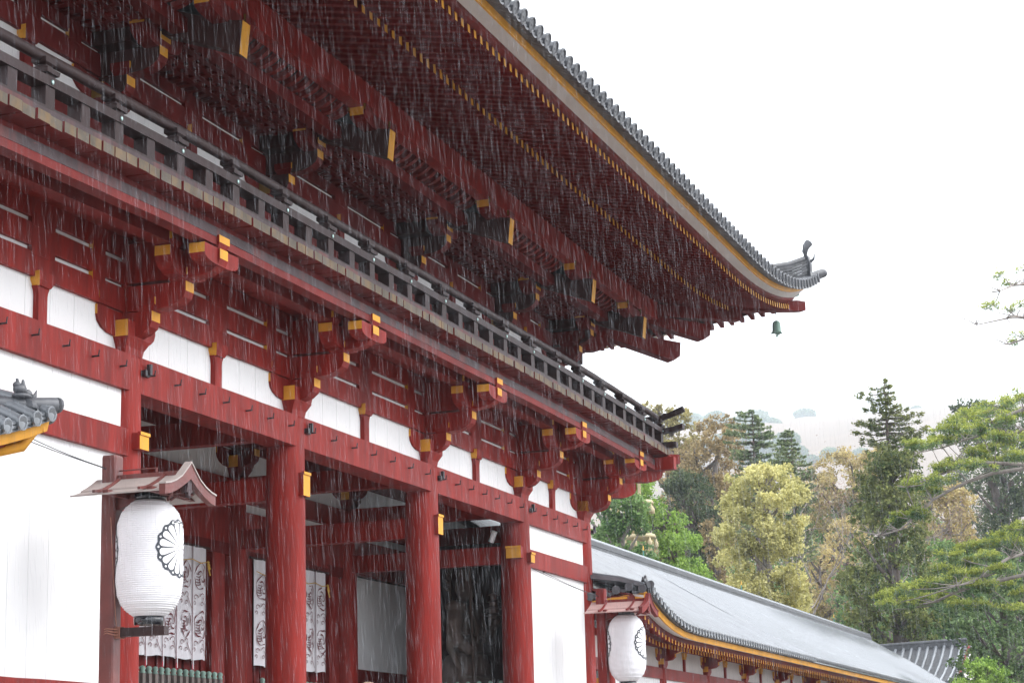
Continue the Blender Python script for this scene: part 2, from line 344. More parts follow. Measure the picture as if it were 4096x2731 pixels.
def bracket_set(loc, m0, upper=False, south=True, corner=False):
    mb = MB()
    arm(mb, 'x', 2.7, 2.7, 2.0)
    dk = 2 if upper else 0
    arm(mb, 'y', 1.9, 1.92, 2.0, md=dk)
    arm(mb, 'y', 1.9, 3.68, 3.25, e0=False, md=dk)
    arm(mb, 'x', 3.2, 3.2, 3.2, h=1.0, w=.46, yel=(0, 0))
    if not upper:
        arm(mb, 'y', 1.0, 5.44, 4.6, e0=False)
        arm(mb, 'x', 1.9, 1.9, 4.62, off=-3.27)
        arm(mb, 'x', 1.7, 1.7, 4.62, off=-4.93, h=.8)
        mb.box(-.42, .42, -.6, 1.2, 2.0, 5.6); mb.box(-.4, .4, -4.9, 0, 4.6, 5.3)
    else:
        arm(mb, 'x', 1.9, 1.9, 4.35, off=-3.27)
        arm(mb, 'x', 2.3, 2.3, 4.65, off=-6.9, h=.8)
        mb.box(-.42, .42, -.6, 1.5, 2.0, 6.5, 2); mb.box(-1.3, 1.3, -2.6, -.55, 3.3, 4.1, 2)
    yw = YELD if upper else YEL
    o = mb.build('bracket_set', [m0, YEL, TAIL], GATE, loc)
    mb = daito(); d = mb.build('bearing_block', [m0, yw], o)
    mx_ = masu('x').build('bearing_block', [m0, yw], o, (-2.2, 0, 2.0)); dup(mx_, (2.2, 0, 2.0), parent=o)
    my_ = masu('y').build('bearing_block', [m0, YEL], o, (0, -1.6, 2.0)); dup(my_, (0, -3.25, 3.25), parent=o)
    dup(mx_, (-1.42, -3.27, 4.62 if not upper else 4.35), parent=o); dup(mx_, (1.42, -3.27, 4.62 if not upper else 4.35), parent=o)
    if not upper: dup(my_, (0, -4.95, 4.6), parent=o)
    else:
        t = MB()          # the big sloping tail beam with its yellow butt
        top = [(-2, 7.2), (2.0, 5.9), (4.2, 4.95), (5.6, 4.45), (6.5, 4.13), (7.3, 3.93), (8.07, 3.82)]
        bot = [(7.9, 2.18), (6.1, 2.9), (3.8, 3.75), (0, 5.2), (-2, 5.9)]
        p = top+bot; m = [0]*len(p); m[len(top)-1] = 1
        l0 = [(.4, -a, z) for a, z in p]; l1 = [(-.4, -a, z) for a, z in p]
        t.loops([l1, l0], m, 0, 0); t.build('tail_beam', [TAIL, YEL], o)
        dup(mx_, (-1.75, -6.9, 4.2), parent=o); dup(mx_, (1.75, -6.9, 4.2), parent=o)
    return o
LS = bracket_set((15, 0, ZC), RED)
for x in (33, 53, 71): dup(LS, (x, 0, ZC), parent=GATE)
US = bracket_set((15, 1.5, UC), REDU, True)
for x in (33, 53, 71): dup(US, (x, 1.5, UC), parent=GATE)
for x in (15, 33, 53, 71):      # simpler sets along the inner wall
    mb = MB(); arm(mb, 'x', 2.7, 2.7, 2.0); arm(mb, 'y', 1.9, 1.92, 2.0); arm(mb, 'y', 1.9, 3.6, 3.25); mb.box(-.4, .4, -.5, .5, 2, 5.6)
    o = mb.build('bracket_set', [REDU, YEL], GATE, (x, 13.5, ZC)); daito().build('bearing_block', [REDU, YEL], o)
    k = masu('x').build('bearing_block', [REDU, YEL], o, (-2.2, 0, 2)); dup(k, (2.2, 0, 2), parent=o)
# the corner sets: one facing south, one facing east, diagonal arms between them
def corner_set(x, y, z, upper, m0):
    a = dup(US if upper else LS, (x, y, z), parent=GATE); b = dup(US if upper else LS, (x, y, z), D2R(90), parent=GATE)
    b.location.z += .004
    mb = MB(); q = 1.41
    for o1, zt in ((1.92, 2.0), (3.68, 3.25), (5.44, 4.6)):
        if upper and zt > 4: break
        arm(mb, 'y', 0, o1*q, zt+.01, w=.42, e0=False)
    if upper:
        for tip, zb, zt, back in ((11.9, 1.9, 3.3, 1.0), (14.85, 3.85, 5.0, 3.0)):
            p = [(0, zt+2.3), (tip*.6, zt+.45), (tip, zt), (tip-.1, zb+.25), (tip-.7, zb-.15), (tip*.55, zb+1.0), (0, zb+2.6)]
            l0 = [(.52, -s_, z_) for s_, z_ in p]; l1 = [(-.52, -s_, z_) for s_, z_ in p]; mb.loops([l1, l0], 0, 0, 0)
    o = mb.build('corner_arm', [m0, YEL], GATE, (x, y, z)); o.rotation_euler = (0, 0, D2R(45))
    k = masu('y', r=.6).build('bearing_block', [m0, YEL], o, (0, -1.6*q, 2.0))
    dup(k, (0, -3.27*q, 3.25), parent=o)
    if not upper: dup(k, (0, -4.93*q, 4.6), parent=o)
corner_set(86, 0, ZC, False, RED); corner_set(84.5, 1.5, UC, True, REDU)

# ---------------------------------------------------------------- balcony
def sag(x): # the deck droops a little towards its east corner and at the far left
    return -.42*max(0, (x-62)/30.3)**1.5 - .40*max(0, (14-x)/18)**1.3
def run(name, y0, y1, z0, z1, x0, x1, m, step=3.0, parent=None, front=None):
    """a long member along the front, following the sag, one mesh"""
    mb = MB(); n = int((x1-x0)/step)+1; ls = []
    for i in range(n+1):
        x = x0+(x1-x0)*i/n; s_ = sag(x)+random.uniform(-.012, .012)
        ls.append([(x, y0, z0+s_), (x, y1, z0+s_), (x, y1, z1+s_), (x, y0, z1+s_)])
    mb.loops(ls, 0, 0, 0); return mb.build(name, m, parent or GATE)
RAIL = bpy.data.objects.new('balcony', None); COL.objects.link(RAIL); RAIL.parent = GATE
XE = 92.3
for a in range(6):                 # purlins under the deck, jointed over the columns
    x0 = CX[a] if a else -8; x1 = CX[a+1] if a < 5 else 90.6
    if a == 5: x0 = 86
    run('deck_purlin', -5.35, -4.6, 30.33, 30.78, x0, x1, EDGE, parent=RAIL); run('deck_purlin', -5.33, -4.62, 29.95, 30.33, x0, x1, REDF, parent=RAIL)
    run('deck_purlin', -5.12, -4.3, 30.78, 31.2, x0, x1, REDF, parent=RAIL)
    run('deck_purlin', -3.65, -2.85, 29.93, 30.5, x0, x1 if a < 5 else 89.3, REDF, parent=RAIL)
mb = MB()
for i in range(110):               # soffit planks between wall and outer purlin
    x = -8+i*.9; mb.box(x, x+.86, -4.7, -.45, 30.85+sag(x), 30.95+sag(x))
mb.box(-8, 91, -4.6, .3, 31.0, 31.1); mb.build('deck_soffit', RED, RAIL)
# deck boards: the hundred nearest to the eye are boards of their own
bm_ = MB(); bm_.box(0, .88, -6.3, -.5, 0, .43, [0, 0, 1, 0, 0, 0]); bm_.box(.85, 1.0, -6.05, -.5, .1, .40, 2)
db = bm_.build('deck_board', [REDF, YELO, DARK], RAIL, (-5.3, 0, 31.17+sag(-5.3)))
for i in range(1, 100):
    x = -5.3+i*.98; o = dup(db, (x, random.uniform(-.04, .04), 31.17+sag(x)+random.uniform(-.025, .02)), parent=RAIL)
run('deck_edge', -6.12, -5.6, 31.6, 31.88, -8, XE-.1, EDGE, parent=RAIL)
run('base_rail', -5.85, -5.2, 31.88, 32.15, -8, XE-.3, OLD, parent=RAIL)
run('middle_rail', -5.85, -5.1, 33.02, 33.42, -8, XE-.5, OLD, parent=RAIL)
def toprail(x0, x1):
    mb = MB(); pts = []; n = int((x1-x0)/1.5)
    for i in range(n+1):
        x = x0+(x1-x0)*i/n; pts.append((x, -5.45, 34.3+sag(x)+.01*math.sin(x*1.3)))
    mb.tube(pts, .235, 12); mb.build('hand_rail', OLD, RAIL)
for k in range(9): toprail(-8+k*11, min(-8+k*11+10.98, 91.4))
# rail tips turned up beyond the corner, both ways
def tip(name, p, r, m=OLD, sq=None):
    mb = MB()
    if sq is None: mb.tube(p, r, 12)
    else:
        ls = []
        for q in p: ls.append([(q[0], q[1]-sq[0], q[2]-sq[1]), (q[0], q[1]+sq[0], q[2]-sq[1]), (q[0], q[1]+sq[0], q[2]+sq[1]), (q[0], q[1]-sq[0], q[2]+sq[1])])
        mb.loops(ls, 0, 0, 0)
    mb.build(name, m, RAIL)
zc = sag(91.4)
tip('hand_rail', [(91.3, -5.45, 34.3+zc), (92.1, -5.45, 34.36+zc), (92.8, -5.45, 34.55+zc), (93.5, -5.45, 34.85+zc)], [.235, .24, .25, .26])
tip('hand_rail', [(91.45, 6, 34.3), (91.45, -4, 34.3+zc), (91.45, -5.6, 34.31+zc), (91.45, -6.4, 34.5+zc), (91.45, -7.6, 34.95+zc)], [.235, .235, .24, .25, .27])
mb = MB(); ls = []
for y, dz in ((8, .4), (-4, 0), (-5.6, 0), (-6.6, .08), (-7.5, .3)): ls.append([(91.1, y, 33.02+zc+dz), (91.1, y, 33.42+zc+dz), (91.85, y, 33.42+zc+dz), (91.85, y, 33.02+zc+dz)])
mb.loops(ls, 0, 0, 0); mb.build('middle_rail', OLD, RAIL)
mb = MB(); mb.box(91.1, 91.85, -6.9, 8, 31.88+zc, 32.3+zc); mb.build('base_rail', OLD, RAIL)
mb = MB(); mb.box(90.2, 91.0, -6.9, 20, 29.95+zc, 30.95+zc); mb.box(91.9, 92.4, -6.3, 25, 31.2+zc, 31.62+zc); mb.box(88.5, 92, -5.8, 25, 31.3+zc, 31.5+zc); mb.build('deck_purlin', RED, RAIL)
mb = MB(); mb.loops([[(91.0, -6.2, 30.55+zc), (91.8, -7.0, 30.55+zc), (92.3, -6.5, 30.55+zc), (91.5, -5.7, 30.55+zc)], [(91.0, -6.2, 31.3+zc), (91.8, -7.0, 31.3+zc), (92.3, -6.5, 31.3+zc), (91.5, -5.7, 31.3+zc)]], 0, 0, 0)
mb.box(91, 93.4, -5.3, -4.6, 30.2+zc, 31.0+zc, 0); mb.build('deck_purlin', RED, RAIL)
# posts: tall capped ones every other, short ones between
P = MB(); P.box(-.34, .34, -.33, .33, 0, .95)
post = P.build('rail_post', OLD, RAIL, (-3.35, -5.45, 32.1+sag(-3.3)))
for i in range(1, 36):
    x = -3.35+2.7*i
    if x < 91.6: dup(post, (x, -5.45, 32.1+sag(x)), parent=RAIL)
K = MB(); L = lambda q, z, e=0: [(-q-e, -q, z), (q+e, -q, z), (q+e, q, z), (-q-e, q, z)]
K.box(-.33, .33, -.33, .33, 0, .12); K.loops([L(.45, .12), L(.48, .3), L(.30, .42)], 0, 0, 0); K.box(-.24, .24, -.24, .24, .42, .5); K.loops([L(.24, .5), L(.34, .58, .05), L(.34, .78, .05)], 0, 0, 0)
cap = K.build('post_cap', OLD, RAIL, (-.64, -5.45, 33.42+sag(-.64)))
B_ = MB(); B_.ball((0, 0, 0), (.09, .05, .11), 0, 10); bolt = B_.build('bolt', STEEL, RAIL, (-.64, -5.88, 33.2+sag(-.64)))
for i in range(1, 18):
    x = -.64+5.4*i
    if x < 92: dup(cap, (x, -5.45, 33.42+sag(x)), parent=RAIL); dup(bolt, (x, -5.88, 33.2+sag(x)), parent=RAIL)
# iron hooks along the front tie beams
hk = MB(); hk.tube([(0, 0, 0), (0, -.22, 0), (.06, -.34, .02)], .045, 5); hk.tube([(.05, -.30, 0), (.06, -.34, .28)], .03, 5)
hook = None
for a in range(5):
    n = 6 if a in (1, 2, 3) else 5
    for i in range(n+1):
        x = CX[a]+1.2+(CX[a+1]-CX[a]-2.4)*i/n*.98
        if hook is None: hook = hk.build('hook', IRON, GATE, (x, -.9, 24.45))
        else: dup(hook, (x, -.9, 24.45), parent=GATE)
for x in CX:
    mb = MB(); mb.box(x+.55, x+1.05, -1.05, -.9, 24.35, 24.45); mb.box(x+.85, x+1.05, -1.2, -1.0, 24.45, 24.95); mb.box(x+.4, x+.6, -1.2, -.95, 24.35, 24.6); mb.build('hook', IRON, GATE)

# ---------------------------------------------------------------- main eaves and roof
EAV = bpy.data.objects.new('eaves', None); COL.objects.link(EAV); EAV.parent = GATE
def rise(t):                 # t: distance past the start of the upturn, 0..26.2 at the corner
    return 3.9*max(0, t/26.2)**2.4
def g_up(y): return (.35+.31*min(1, max(0, (-y-4)/10.9))) if y > -14.95 else .66+.34*min(1, (-y-14.95)/1.25)
def upx(x): return rise(x-76) if x > 43 else rise(10-x)
# everything on the eave is described in a south frame (x along, y out) and repeated for the east side
def east(x, y):   # the point mirrored over the hip line x-86 = -y
    return (86-y, 86-x)
def eloop(mb, prof_yz, xs, m=0, cap=True, side='s', inner=None):
    """sweep a (y, z) outline along the eave; each outline point stops at its own corner on the hip"""
    ls = []
    for x in xs:
        l = []
        for y, z in prof_yz:
            xx = min(x, 86-y); f = upx(xx)*g_up(y)
            l.append((xx, y, z+f) if side == 's' else east(xx, y)+(z+f,))
        ls.append(l)
    if side == 'e': ls = [l[::-1] for l in ls]; m = m[::-1] if isinstance(m, list) else m
    mb.loops(ls, m, 0 if cap else None, 0 if cap else None)
XSF = [-14+4*i for i in range(22)]+[75+2*i for i in range(10)]+[95+1*i for i in range(9)]
XE_ = [x for x in XSF if x > 40]
def eavepart(name, prof_, m, east_=True, mm=0):
    mb = MB(); eloop(mb, prof_, XSF, mm)
    if east_: eloop(mb, prof_, XE_, mm, side='e')
    return mb.build(name, m, EAV)
eavepart('eave_purlin', [(-5.8, 41.6), (-5.0, 41.6), (-5.0, 43.15), (-5.8, 43.15)], RED)
eavepart('inner_purlin', [(-3.65, 40.6), (-2.85, 40.6), (-2.85, 41.3), (-3.65, 41.3)], REDU)
eavepart('rafter_batten', [(-10.75, 42.72), (-9.9, 42.9), (-9.9, 43.2), (-10.75, 43.05)], REDU)
eavepart('eave_beam', [(-15.1, 42.40), (-14.5, 42.25), (-14.5, 42.8), (-15.3, 42.66)], REDF)
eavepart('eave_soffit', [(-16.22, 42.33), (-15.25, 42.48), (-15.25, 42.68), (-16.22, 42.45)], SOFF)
eavepart('eave_board', [(-16.32, 42.30), (-16.2, 42.30), (-16.2, 42.75), (-16.42, 42.75)], YEL)
# boards above the rafters (dark gaps between them)
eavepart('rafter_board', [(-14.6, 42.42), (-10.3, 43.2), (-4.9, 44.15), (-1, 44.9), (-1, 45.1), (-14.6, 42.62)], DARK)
def rafter(y0, z0, y1, z1, w, h):
    """tip at (y0,z0) top, root at (y1,z1)"""
    mb = MB(); mb.loops([[(-w, y0, z0-h), (w, y0, z0-h), (w, y0+.02, z0), (-w, y0+.02, z0)], [(-w, y1, z1-h), (w, y1, z1-h), (w, y1, z1), (-w, y1, z1)]], 0, 1, 0)
    return mb
def rafter_row(name, y0, z0, y1, z1, w, h, pitch, start, cap_s, cap_e):
    xs = [];  x = start
    while x < 86-y0-.15: xs.append(x); x += pitch
    fl = lambda xx: upx(min(xx, 86-y0))*g_up(y0)
    keep = sorted([q for q in xs], key=lambda q: abs(q-62))[:92]
    first = None; rest = MB()
    def place(mbx, x, side, target=None):
        # the root rises less than the tip where the eave turns up
        f0 = fl(x); yr = y1
        if x > 86-y1-.2: yr = min(86-x+.3, y1) if 86-x > y0+.5 else y0+.5
        t = (yr-y0)/(y1-y0); zr = z0+(z1-z0)*t; fr = upx(min(x, 86-yr))*g_up(yr)
        l0 = [(x-w, y0, z0-h+f0), (x+w, y0, z0-h+f0), (x+w, y0+.02, z0+f0), (x-w, y0+.02, z0+f0)]
        l1 = [(x-w, yr, zr-h+fr), (x+w, yr, zr-h+fr), (x+w, yr, zr+fr), (x-w, yr, zr+fr)]
        if side == 'e': l0 = [east(a, b)+(c,) for a, b, c in l0][::-1]; l1 = [east(a, b)+(c,) for a, b, c in l1][::-1]
        mbx.loops([l0, l1], 0, 1, 0)
    for x in xs:
        if x in keep:
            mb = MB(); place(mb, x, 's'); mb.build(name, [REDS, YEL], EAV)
        else: place(rest, x, 's')
    x = 86-y0-.6
    while x > 45: place(rest, x, 'e'); x -= pitch
    tag(rest.build(name+'_row', [REDS, YEL], EAV), kind='stuff')
rafter_row('flying_rafter', -14.88, 42.22, -9.8, 43.15, .165, .42, .895, -12, 0, 0)
rafter_row('base_rafter', -10.72, 42.74, -4.9, 43.8, .19, .56, .95, -12, 0, 0)
# hip rafters, diagonal
hp = MB()
def diag(mb, a0, a1, w, m=0, me=0):
    """a: list of (e, zbot, ztop) along the hip line"""
    ls = []
    k = w*.7071
    for e, zb, zt in a1: ls.append([(86+e-k, -e-k, zb), (86+e+k, -e+k, zb), (86+e+k, -e+k, zt), (86+e-k, -e-k, zt)])
    mb.loops(ls, m, 0, me)
diag(hp, 0, [(-2, 43.0, 44.0), (6, 42.3, 43.3), (11.2, 42.6, 43.65)], .5)
hp.build('hip_rafter', REDU, EAV)
hp = MB(); diag(hp, 0, [(6, 43.2, 43.6), (11, 43.35, 44.1), (15.2, 43.85, 44.75), (15.75, 43.95, 44.7)], .42); hp.build('hip_rafter', REDU, EAV)
hp = MB(); diag(hp, 0, [(13.6, 44.6, 45.5), (14.5, 44.7, 45.9), (15.4, 45.2, 46.1)], .3); hp.build('hip_bracket', COPPER, EAV)
# curved ribs between the purlins, and the coffered strip below
def rib_mesh():
    mb = MB(); ls = []
    for i in range(9):
        t = i/8; y = -3.6-1.7*math.sin(t*1.571); z = 41.25+1.75*(1-math.cos(t*1.571)); n = (math.cos(t*1.571)*.3, math.sin(t*1.571)*.3)
        ls.append([(-.19, y, z), (.19, y, z), (.19, y+n[1]*.9, z+n[0]), (-.19, y+n[1]*.9, z+n[0])])
    mb.loops(ls, 0, 0, 0); return mb
rb = rib_mesh().build('curved_rib', REDF, EAV, (6.2, 0, 0)); n_ = 1
x = 7.2
while x < 84:
    if all(abs(x-c) > 1.6 for c in CX) and n_ < 100: dup(rb, (x, 0, 0), parent=EAV); n_ += 1
    x += 1.0
mb = MB(); mb.box(-5, 86, -5.2, -3.4, 43.2, 43.3); mb.box(-5, 86, -3.0, 1.4, 41.45, 41.5); mb.build('dark_void_sheet', BLACK, EAV)  # black sheets painted as the dark void behind ribs and lattice
mb = MB()
for y in (-2.75, -2.02, -1.34, -.66, 0.02): mb.box(-5, 87, y-.17, y+.17, 40.95, 41.15)
x = -4.6
while x < 86: mb.box(x-.22, x+.22, -2.9, 1.2, 40.97, 41.13); x += .87
mb.build('lattice_ceiling', REDU, EAV)

# ---- tiled roof
def roofz(d): # height above the eave for a run d from the eave edge
    return .36*d+.0078*d*d
ROOF = bpy.data.objects.new('roof', None); COL.objects.link(ROOF); ROOF.parent = GATE
EY = -17.0; EZ = 42.78
def slope_pt(x, d, side):
    lift = upx(min(x, 103))*max(0, 1-d/13)**1.5
    y = EY+d; z = EZ+roofz(d)+lift
    return (x, y, z) if side == 's' else east(x, y)+(z,)
mb = MB()
for side, xs in (('s', XSF), ('e', XE_)):
    ds = [0, 1.5, 3, 5, 8, 12, 18, 24, 30.5]; grid = []
    for x in xs: grid.append([slope_pt(min(x, 86-EY-d), d, side) for d in ds])
    n = len(ds)
    vs = [p for g in grid for p in g]; fs = []
    for i in range(len(xs)-1):
        for j in range(n-1):
            q = (i*n+j, (i+1)*n+j, (i+1)*n+j+1, i*n+j+1); fs.append(q if side == 's' else q[::-1])
    mb.add(vs, fs, 0)
    vs2 = [(a, b, c-.25) for a, b, c in vs]; mb.add(vs2, [f[::-1] for f in fs], 0)
# north half and west side of the roof, plain
zr = EZ+roofz(30.5)
mb.add([(-14, 13.5, zr), (100, 13.5, zr), (103, 44, EZ), (-17, 44, EZ)], [(0, 1, 2, 3)], 0)
mb.build('roof_deck', TILED, ROOF)
def eave_tiles(name, xs, side):
    mb = MB()
    for x in xs:
        # round cover tile with its end disc, and the curved pan tile beside it
        path = [slope_pt(min(x, 86-EY-d-.15), d, side) for d in (-.22, .8, 2.0, 4.0, 8.0, 13.0) if x < 86-EY-d-.1 or d < .9]
        path = [(a, b, c+.16) for a, b, c in path]
        if len(path) < 2: continue
        mb.tube(path, .33, 10, 0)
        a, b = Vector(path[0]), Vector(path[1]); t = (a-b).normalized()
        ls = [];  u_ = t.cross(Vector((0, 0, 1))).normalized(); w_ = t.cross(u_)
        for rr, off in ((.36, -.14), (.43, -.02), (.43, .05), (.36, .07), (.32, -.01), (.10, .0), (.02, .03)):
            ls.append([tuple(a+t*off+rr*(math.cos(k*.5236)*u_+math.sin(k*.5236)*w_)) for k in range(12)])
        mb.loops(ls, 0, None, 0)
        xm = x+.62
        for kk, dz in ((0, 0), (1, -.17)):       # two layered pan tile lips
            l0 = []; l1 = []
            for k in range(7):
                s_ = -.42+.84*k/6; dd = .16*(1-(s_/.42)**2)
                p0 = slope_pt(min(xm+s_, 103), -.12-.03*kk, side); p1 = slope_pt(min(xm+s_, 102), .9, side)
                l0.append((p0[0], p0[1], p0[2]-dd+dz)); l1.append((p1[0], p1[1], p1[2]-dd+dz+.05))
            vs = l0+[(a_, b_, c_+.12) for a_, b_, c_ in l0]+l1; n = 7
            mb.add(vs, [(i, i+1, n+i+1, n+i) for i in range(n-1)]+[(n+i, n+i+1, 2*n+i+1, 2*n+i) for i in range(n-1)]+[(i+1, i, 2*n+i, 2*n+i+1) for i in range(n-1)], 0)
    return mb.build(name, TILE, ROOF)
xs = []; x = -13.0
while x < 102.7: xs.append(x); x += 1.25
for i in range(0, len(xs), 12): eave_tiles('tile_row', xs[i:i+12], 's')
eave_tiles('tile_row', [x for x in xs if x > 45][::1], 'e')
# dark bedding under the tiles
eb = MB(); eloop(eb, [(-17.0, 42.58), (-16.3, 42.66), (-16.3, 42.9), (-16.95, 42.76)], XSF, 0); eloop(eb, [(-17.0, 42.58), (-16.3, 42.66), (-16.3, 42.9), (-16.95, 42.76)], XE_, 0, side='e'); eb.build('tile_bed', TILED, ROOF)
# corner ridge running up the hip, of stacked tiles with an end tile and a horn
def hipz(e): d = 17.2-e; return EZ+roofz(max(0, d))+upx(86+min(e, 17))*max(0, 1-max(d, 0)/13)**1.5
for a, b, nlay, w0 in ((16.0, 7.6, 5, .42), (8.2, -10, 7, .5)):
    rg = MB()
    for k in range(nlay):
        ls = []; w = (w0+(.08 if k % 2 else 0))*.7071; n = 8
        for i in range(n+1):
            e = a+(b-a)*i/n; z = hipz(e)+.1+k*.25+(.5*max(0, 1-i/3)**2 if a > 10 else 0)
            ls.append([(86+e-w, -e-w, z), (86+e+w, -e+w, z), (86+e+w, -e+w, z+.21), (86+e-w, -e-w, z+.21)])
        rg.loops(ls, 0, 0, 0)
    pts = [(86+a+(b-a)*i/8, -(a+(b-a)*i/8), hipz(a+(b-a)*i/8)+.2+nlay*.25+(.5*max(0, 1-i/3)**2 if a > 10 else 0)) for i in range(9)]
    rg.tube(pts, .3, 10, 0); rg.build('corner_ridge', TILED, ROOF)
    e = a+.12; z = hipz(a)+.1
    og = MB(); k = .7071
    pl = [(-.75, 0), (.75, 0), (.62, .6), (.66, 1.3), (.4, 2.0), (0, 2.25), (-.4, 2.0), (-.66, 1.3), (-.62, .6)]
    P3 = lambda s_, z_, off: (86+e+off*k+s_*k, -e-off*k+s_*k, z+z_+.1)
    og.loops([[P3(s_, z_, 0) for s_, z_ in pl], [P3(s_*.9, z_*.97, .25) for s_, z_ in pl]], 0, 0, 0)
    og.tube([P3(0, 1.9, .1), P3(0, 2.5, .0), P3(0, 2.95, .15), P3(0, 3.3, .45)], [.28, .26, .32, .36], 10)
    for sg in (-1, 1): og.tube([P3(sg*.4, 1.5, .2), P3(sg*.75, 1.7, .35), P3(sg*1.0, 2.1, .3)], [.15, .1, .03], 6)
    og.build('ridge_end_tile', TILE, ROOF)
tp = MB(); tp.tube([(86+14, -14, hipz(14)+.25), (86+16.2, -16.2, hipz(16.2)+.3), (86+17.3, -17.3, hipz(17)+.5)], [.36, .36, .4], 12); tp.ball((86+17.4, -17.4, hipz(17)+.52), (.34, .34, .36)); tp.build('ridge_end_tile', TILE, ROOF)

# wind bell under the hip rafter
wb = thing('wind_bell', 'small green bronze wind bell hanging under the upturned roof corner of the gate', 'bell', (99.8, -13.8, 41.7))
b = MB(); b.tube([(0, 0, 1.15), (0, 0, 2.1)], .03, 5); b.ball((0, 0, 1.9), (.09, .04, .16)); b.build('hook', IRON, wb)
b = MB(); pr = [(.05, 1.22), (.2, 1.18), (.33, 1.02), (.36, .7), (.36, .42), (.42, .2), (.5, .05)]
ls = []
for r_, z_ in pr: ls.append([(r_*math.cos(j*math.pi/12), r_*math.sin(j*math.pi/12), z_+(.14*abs(math.sin(j*math.pi/12*2)) if z_ < .1 else 0)) for j in range(24)])
b.loops(ls, 0, None, 0, True); b.build('bell_body', COPPER, wb)
b = MB(); b.tube([(0, 0, 1), (0, 0, -.05)], .035, 5); b.ball((0, 0, -.1), (.1, .1, .12)); b.build('clapper', COPPER, wb)

# ---------------------------------------------------------------- roofed corridors
def corridor(name, label, sgn, xend, full=True):
    """sgn +1: runs east from the gate, -1: runs west; mirrored about x = 43"""
    T = thing(name, label, 'corridor', (86 if sgn > 0 else 0, 0, 0))
    MX = (lambda x: x-86) if sgn > 0 else (lambda x: 86-x)
    def flip(ls): return [l[::-1] for l in ls] if sgn < 0 else ls
    def mbuild(mb, nm, m):
        mb.v = [(MX(a), b, c) for a, b, c in mb.v]
        if sgn < 0: mb.f = [f[::-1] for f in mb.f]
        return mb.build(nm, m, T)
    def lift(x, y=-6):    # the eave turns up towards the gate
        return 2.45*max(0, (101-x)/15.2)**2.3*min(1, max(0, (1.5-y)/6.5+.12))
    xs = [85.7, 87, 88.5, 90, 92, 94, 97, 101, 108]
    x = 120
    while x < xend: xs.append(x); x += 14
    xs.append(xend)
    def sweep(nm, pf, m, xs_=xs, mm=0):
        mb = MB(); mb.loops([[(x, y, z+lift(x, y)) for y, z in pf] for x in xs_], mm, 0, 0); return mbuild(mb, nm, m)
    cz = lambda d: .50*d+.004*d*d     # roof curve over a run of d
    yE, zE, yR = -5.75, 17.35, 13.5; ds = [0, 1, 2.5, 5, 9, 14, 19.25]
    sweep('roof_deck', [(yE+d, zE+cz(d)) for d in ds]+[(yE+d, zE+cz(d)-.3) for d in ds[::-1]], CROOF)
    mb = MB(); zt = zE+cz(19.25)
    mb.loops([[(x, yR, zt), (x, yR+19.25, zE)] for x in (86, xend)], 0, None, None, closed=False); mbuild(mb, 'roof_deck', CROOF)
    # cover tiles
    mb = MB(); x = 86.3
    lim = 150 if sgn > 0 else 104
    while x < min(xend, 300):
        near = x < lim
        dd = ((-.2, .8, 2.5, 5, 9, 14, 19) if near else (-.2, 6, 19))
        pts = [(x, yE+d, zE+cz(d)+lift(x, yE+d)+.1) for d in dd]
        mb.tube(pts, .25, 8 if near else 5, 0)
        if near:
            p = pts[0]; rr = ((.30, .08), (.31, -.03), (.25, -.04), (.22, .0), (.02, -.02))
            mb.loops([[(p[0]+r_*math.cos(k*.5236), p[1]+o_, p[2]+r_*math.sin(k*.5236)) for k in range(12)][::-1] for r_, o_ in rr], 0, None, 0)
            for kk in (0, 1):
                l0 = [(x+.5+s_, yE-.1, zE+lift(x, yE)-.02-.13*(1-(s_/.35)**2)-.14*kk) for s_ in (-.35, -.23, -.12, 0, .12, .23, .35)]
                vs = l0+[(a, b, c+.1) for a, b, c in l0]+[(a, b+.7, c+.3) for a, b, c in l0]; n = 7
                mb.add(vs, [(i, i+1, n+i+1, n+i) for i in range(n-1)]+[(n+i, n+i+1, 2*n+i+1, 2*n+i) for i in range(n-1)], 0)
        x += 1.0 if near else 1.0
    mbuild(mb, 'tile_row', CROOF)
    sweep('tile_bed', [(yE+.02, zE-.32), (yE+.6, zE-.22), (yE+.6, zE+.1), (yE+.02, zE-.1)], TILED)
    # verge towards the gate: tiles facing the gate along the end of the roof
    mb = MB()
    for i in range(6):
        y = yE+.5+i*1.05; z = zE+cz(y-yE)*.18+lift(85.8, y)-.1+.1*i
        mb.tube([(87.0, y, z+.14), (85.35, y, z)], .3, 10, 0)
        mb.loops([[(85.35+o_, y+r_*math.cos(k*.5236), z+r_*math.sin(k*.5236)) for k in range(12)][::-1] for r_, o_ in ((.33, .08), (.34, -.04), (.27, -.05), (.24, 0), (.02, -.02))], 0, None, 0)
        for kk in (0, 1):
            l0 = [(85.45, y+.52+s_, z-.16-.12*(1-(s_/.33)**2)-.13*kk) for s_ in (-.33, -.2, 0, .2, .33)]
            vs = l0+[(a, b, c+.1) for a, b, c in l0]+[(a+.8, b, c+.1) for a, b, c in l0]; n = 5
            mb.add(vs, [(i+1, i, n+i, n+i+1) for i in range(n-1)]+[(n+i+1, n+i, 2*n+i, 2*n+i+1) for i in range(n-1)], 0)
    mbuild(mb, 'tile_row', TILE)
    e0 = lift(85.8, yE)
    mb = MB(); mb.tube([(88.5, yE+2.5, zE+cz(2)+1.6), (86.8, yE+.7, zE+e0+.15), (85.75, yE-.05, zE+e0+.25)], [.28, .29, .31], 12)
    mb.loops([[(85.75-.05*o_, yE-.05-.05*o_+r_*math.cos(k*.5236)*.9, zE+e0+.25+r_*math.sin(k*.5236)) for k in range(12)][::-1] for r_, o_ in ((.31, 0), (.32, 1), (.25, 1), (.22, 0), (.02, 0))], 0, None, 0)
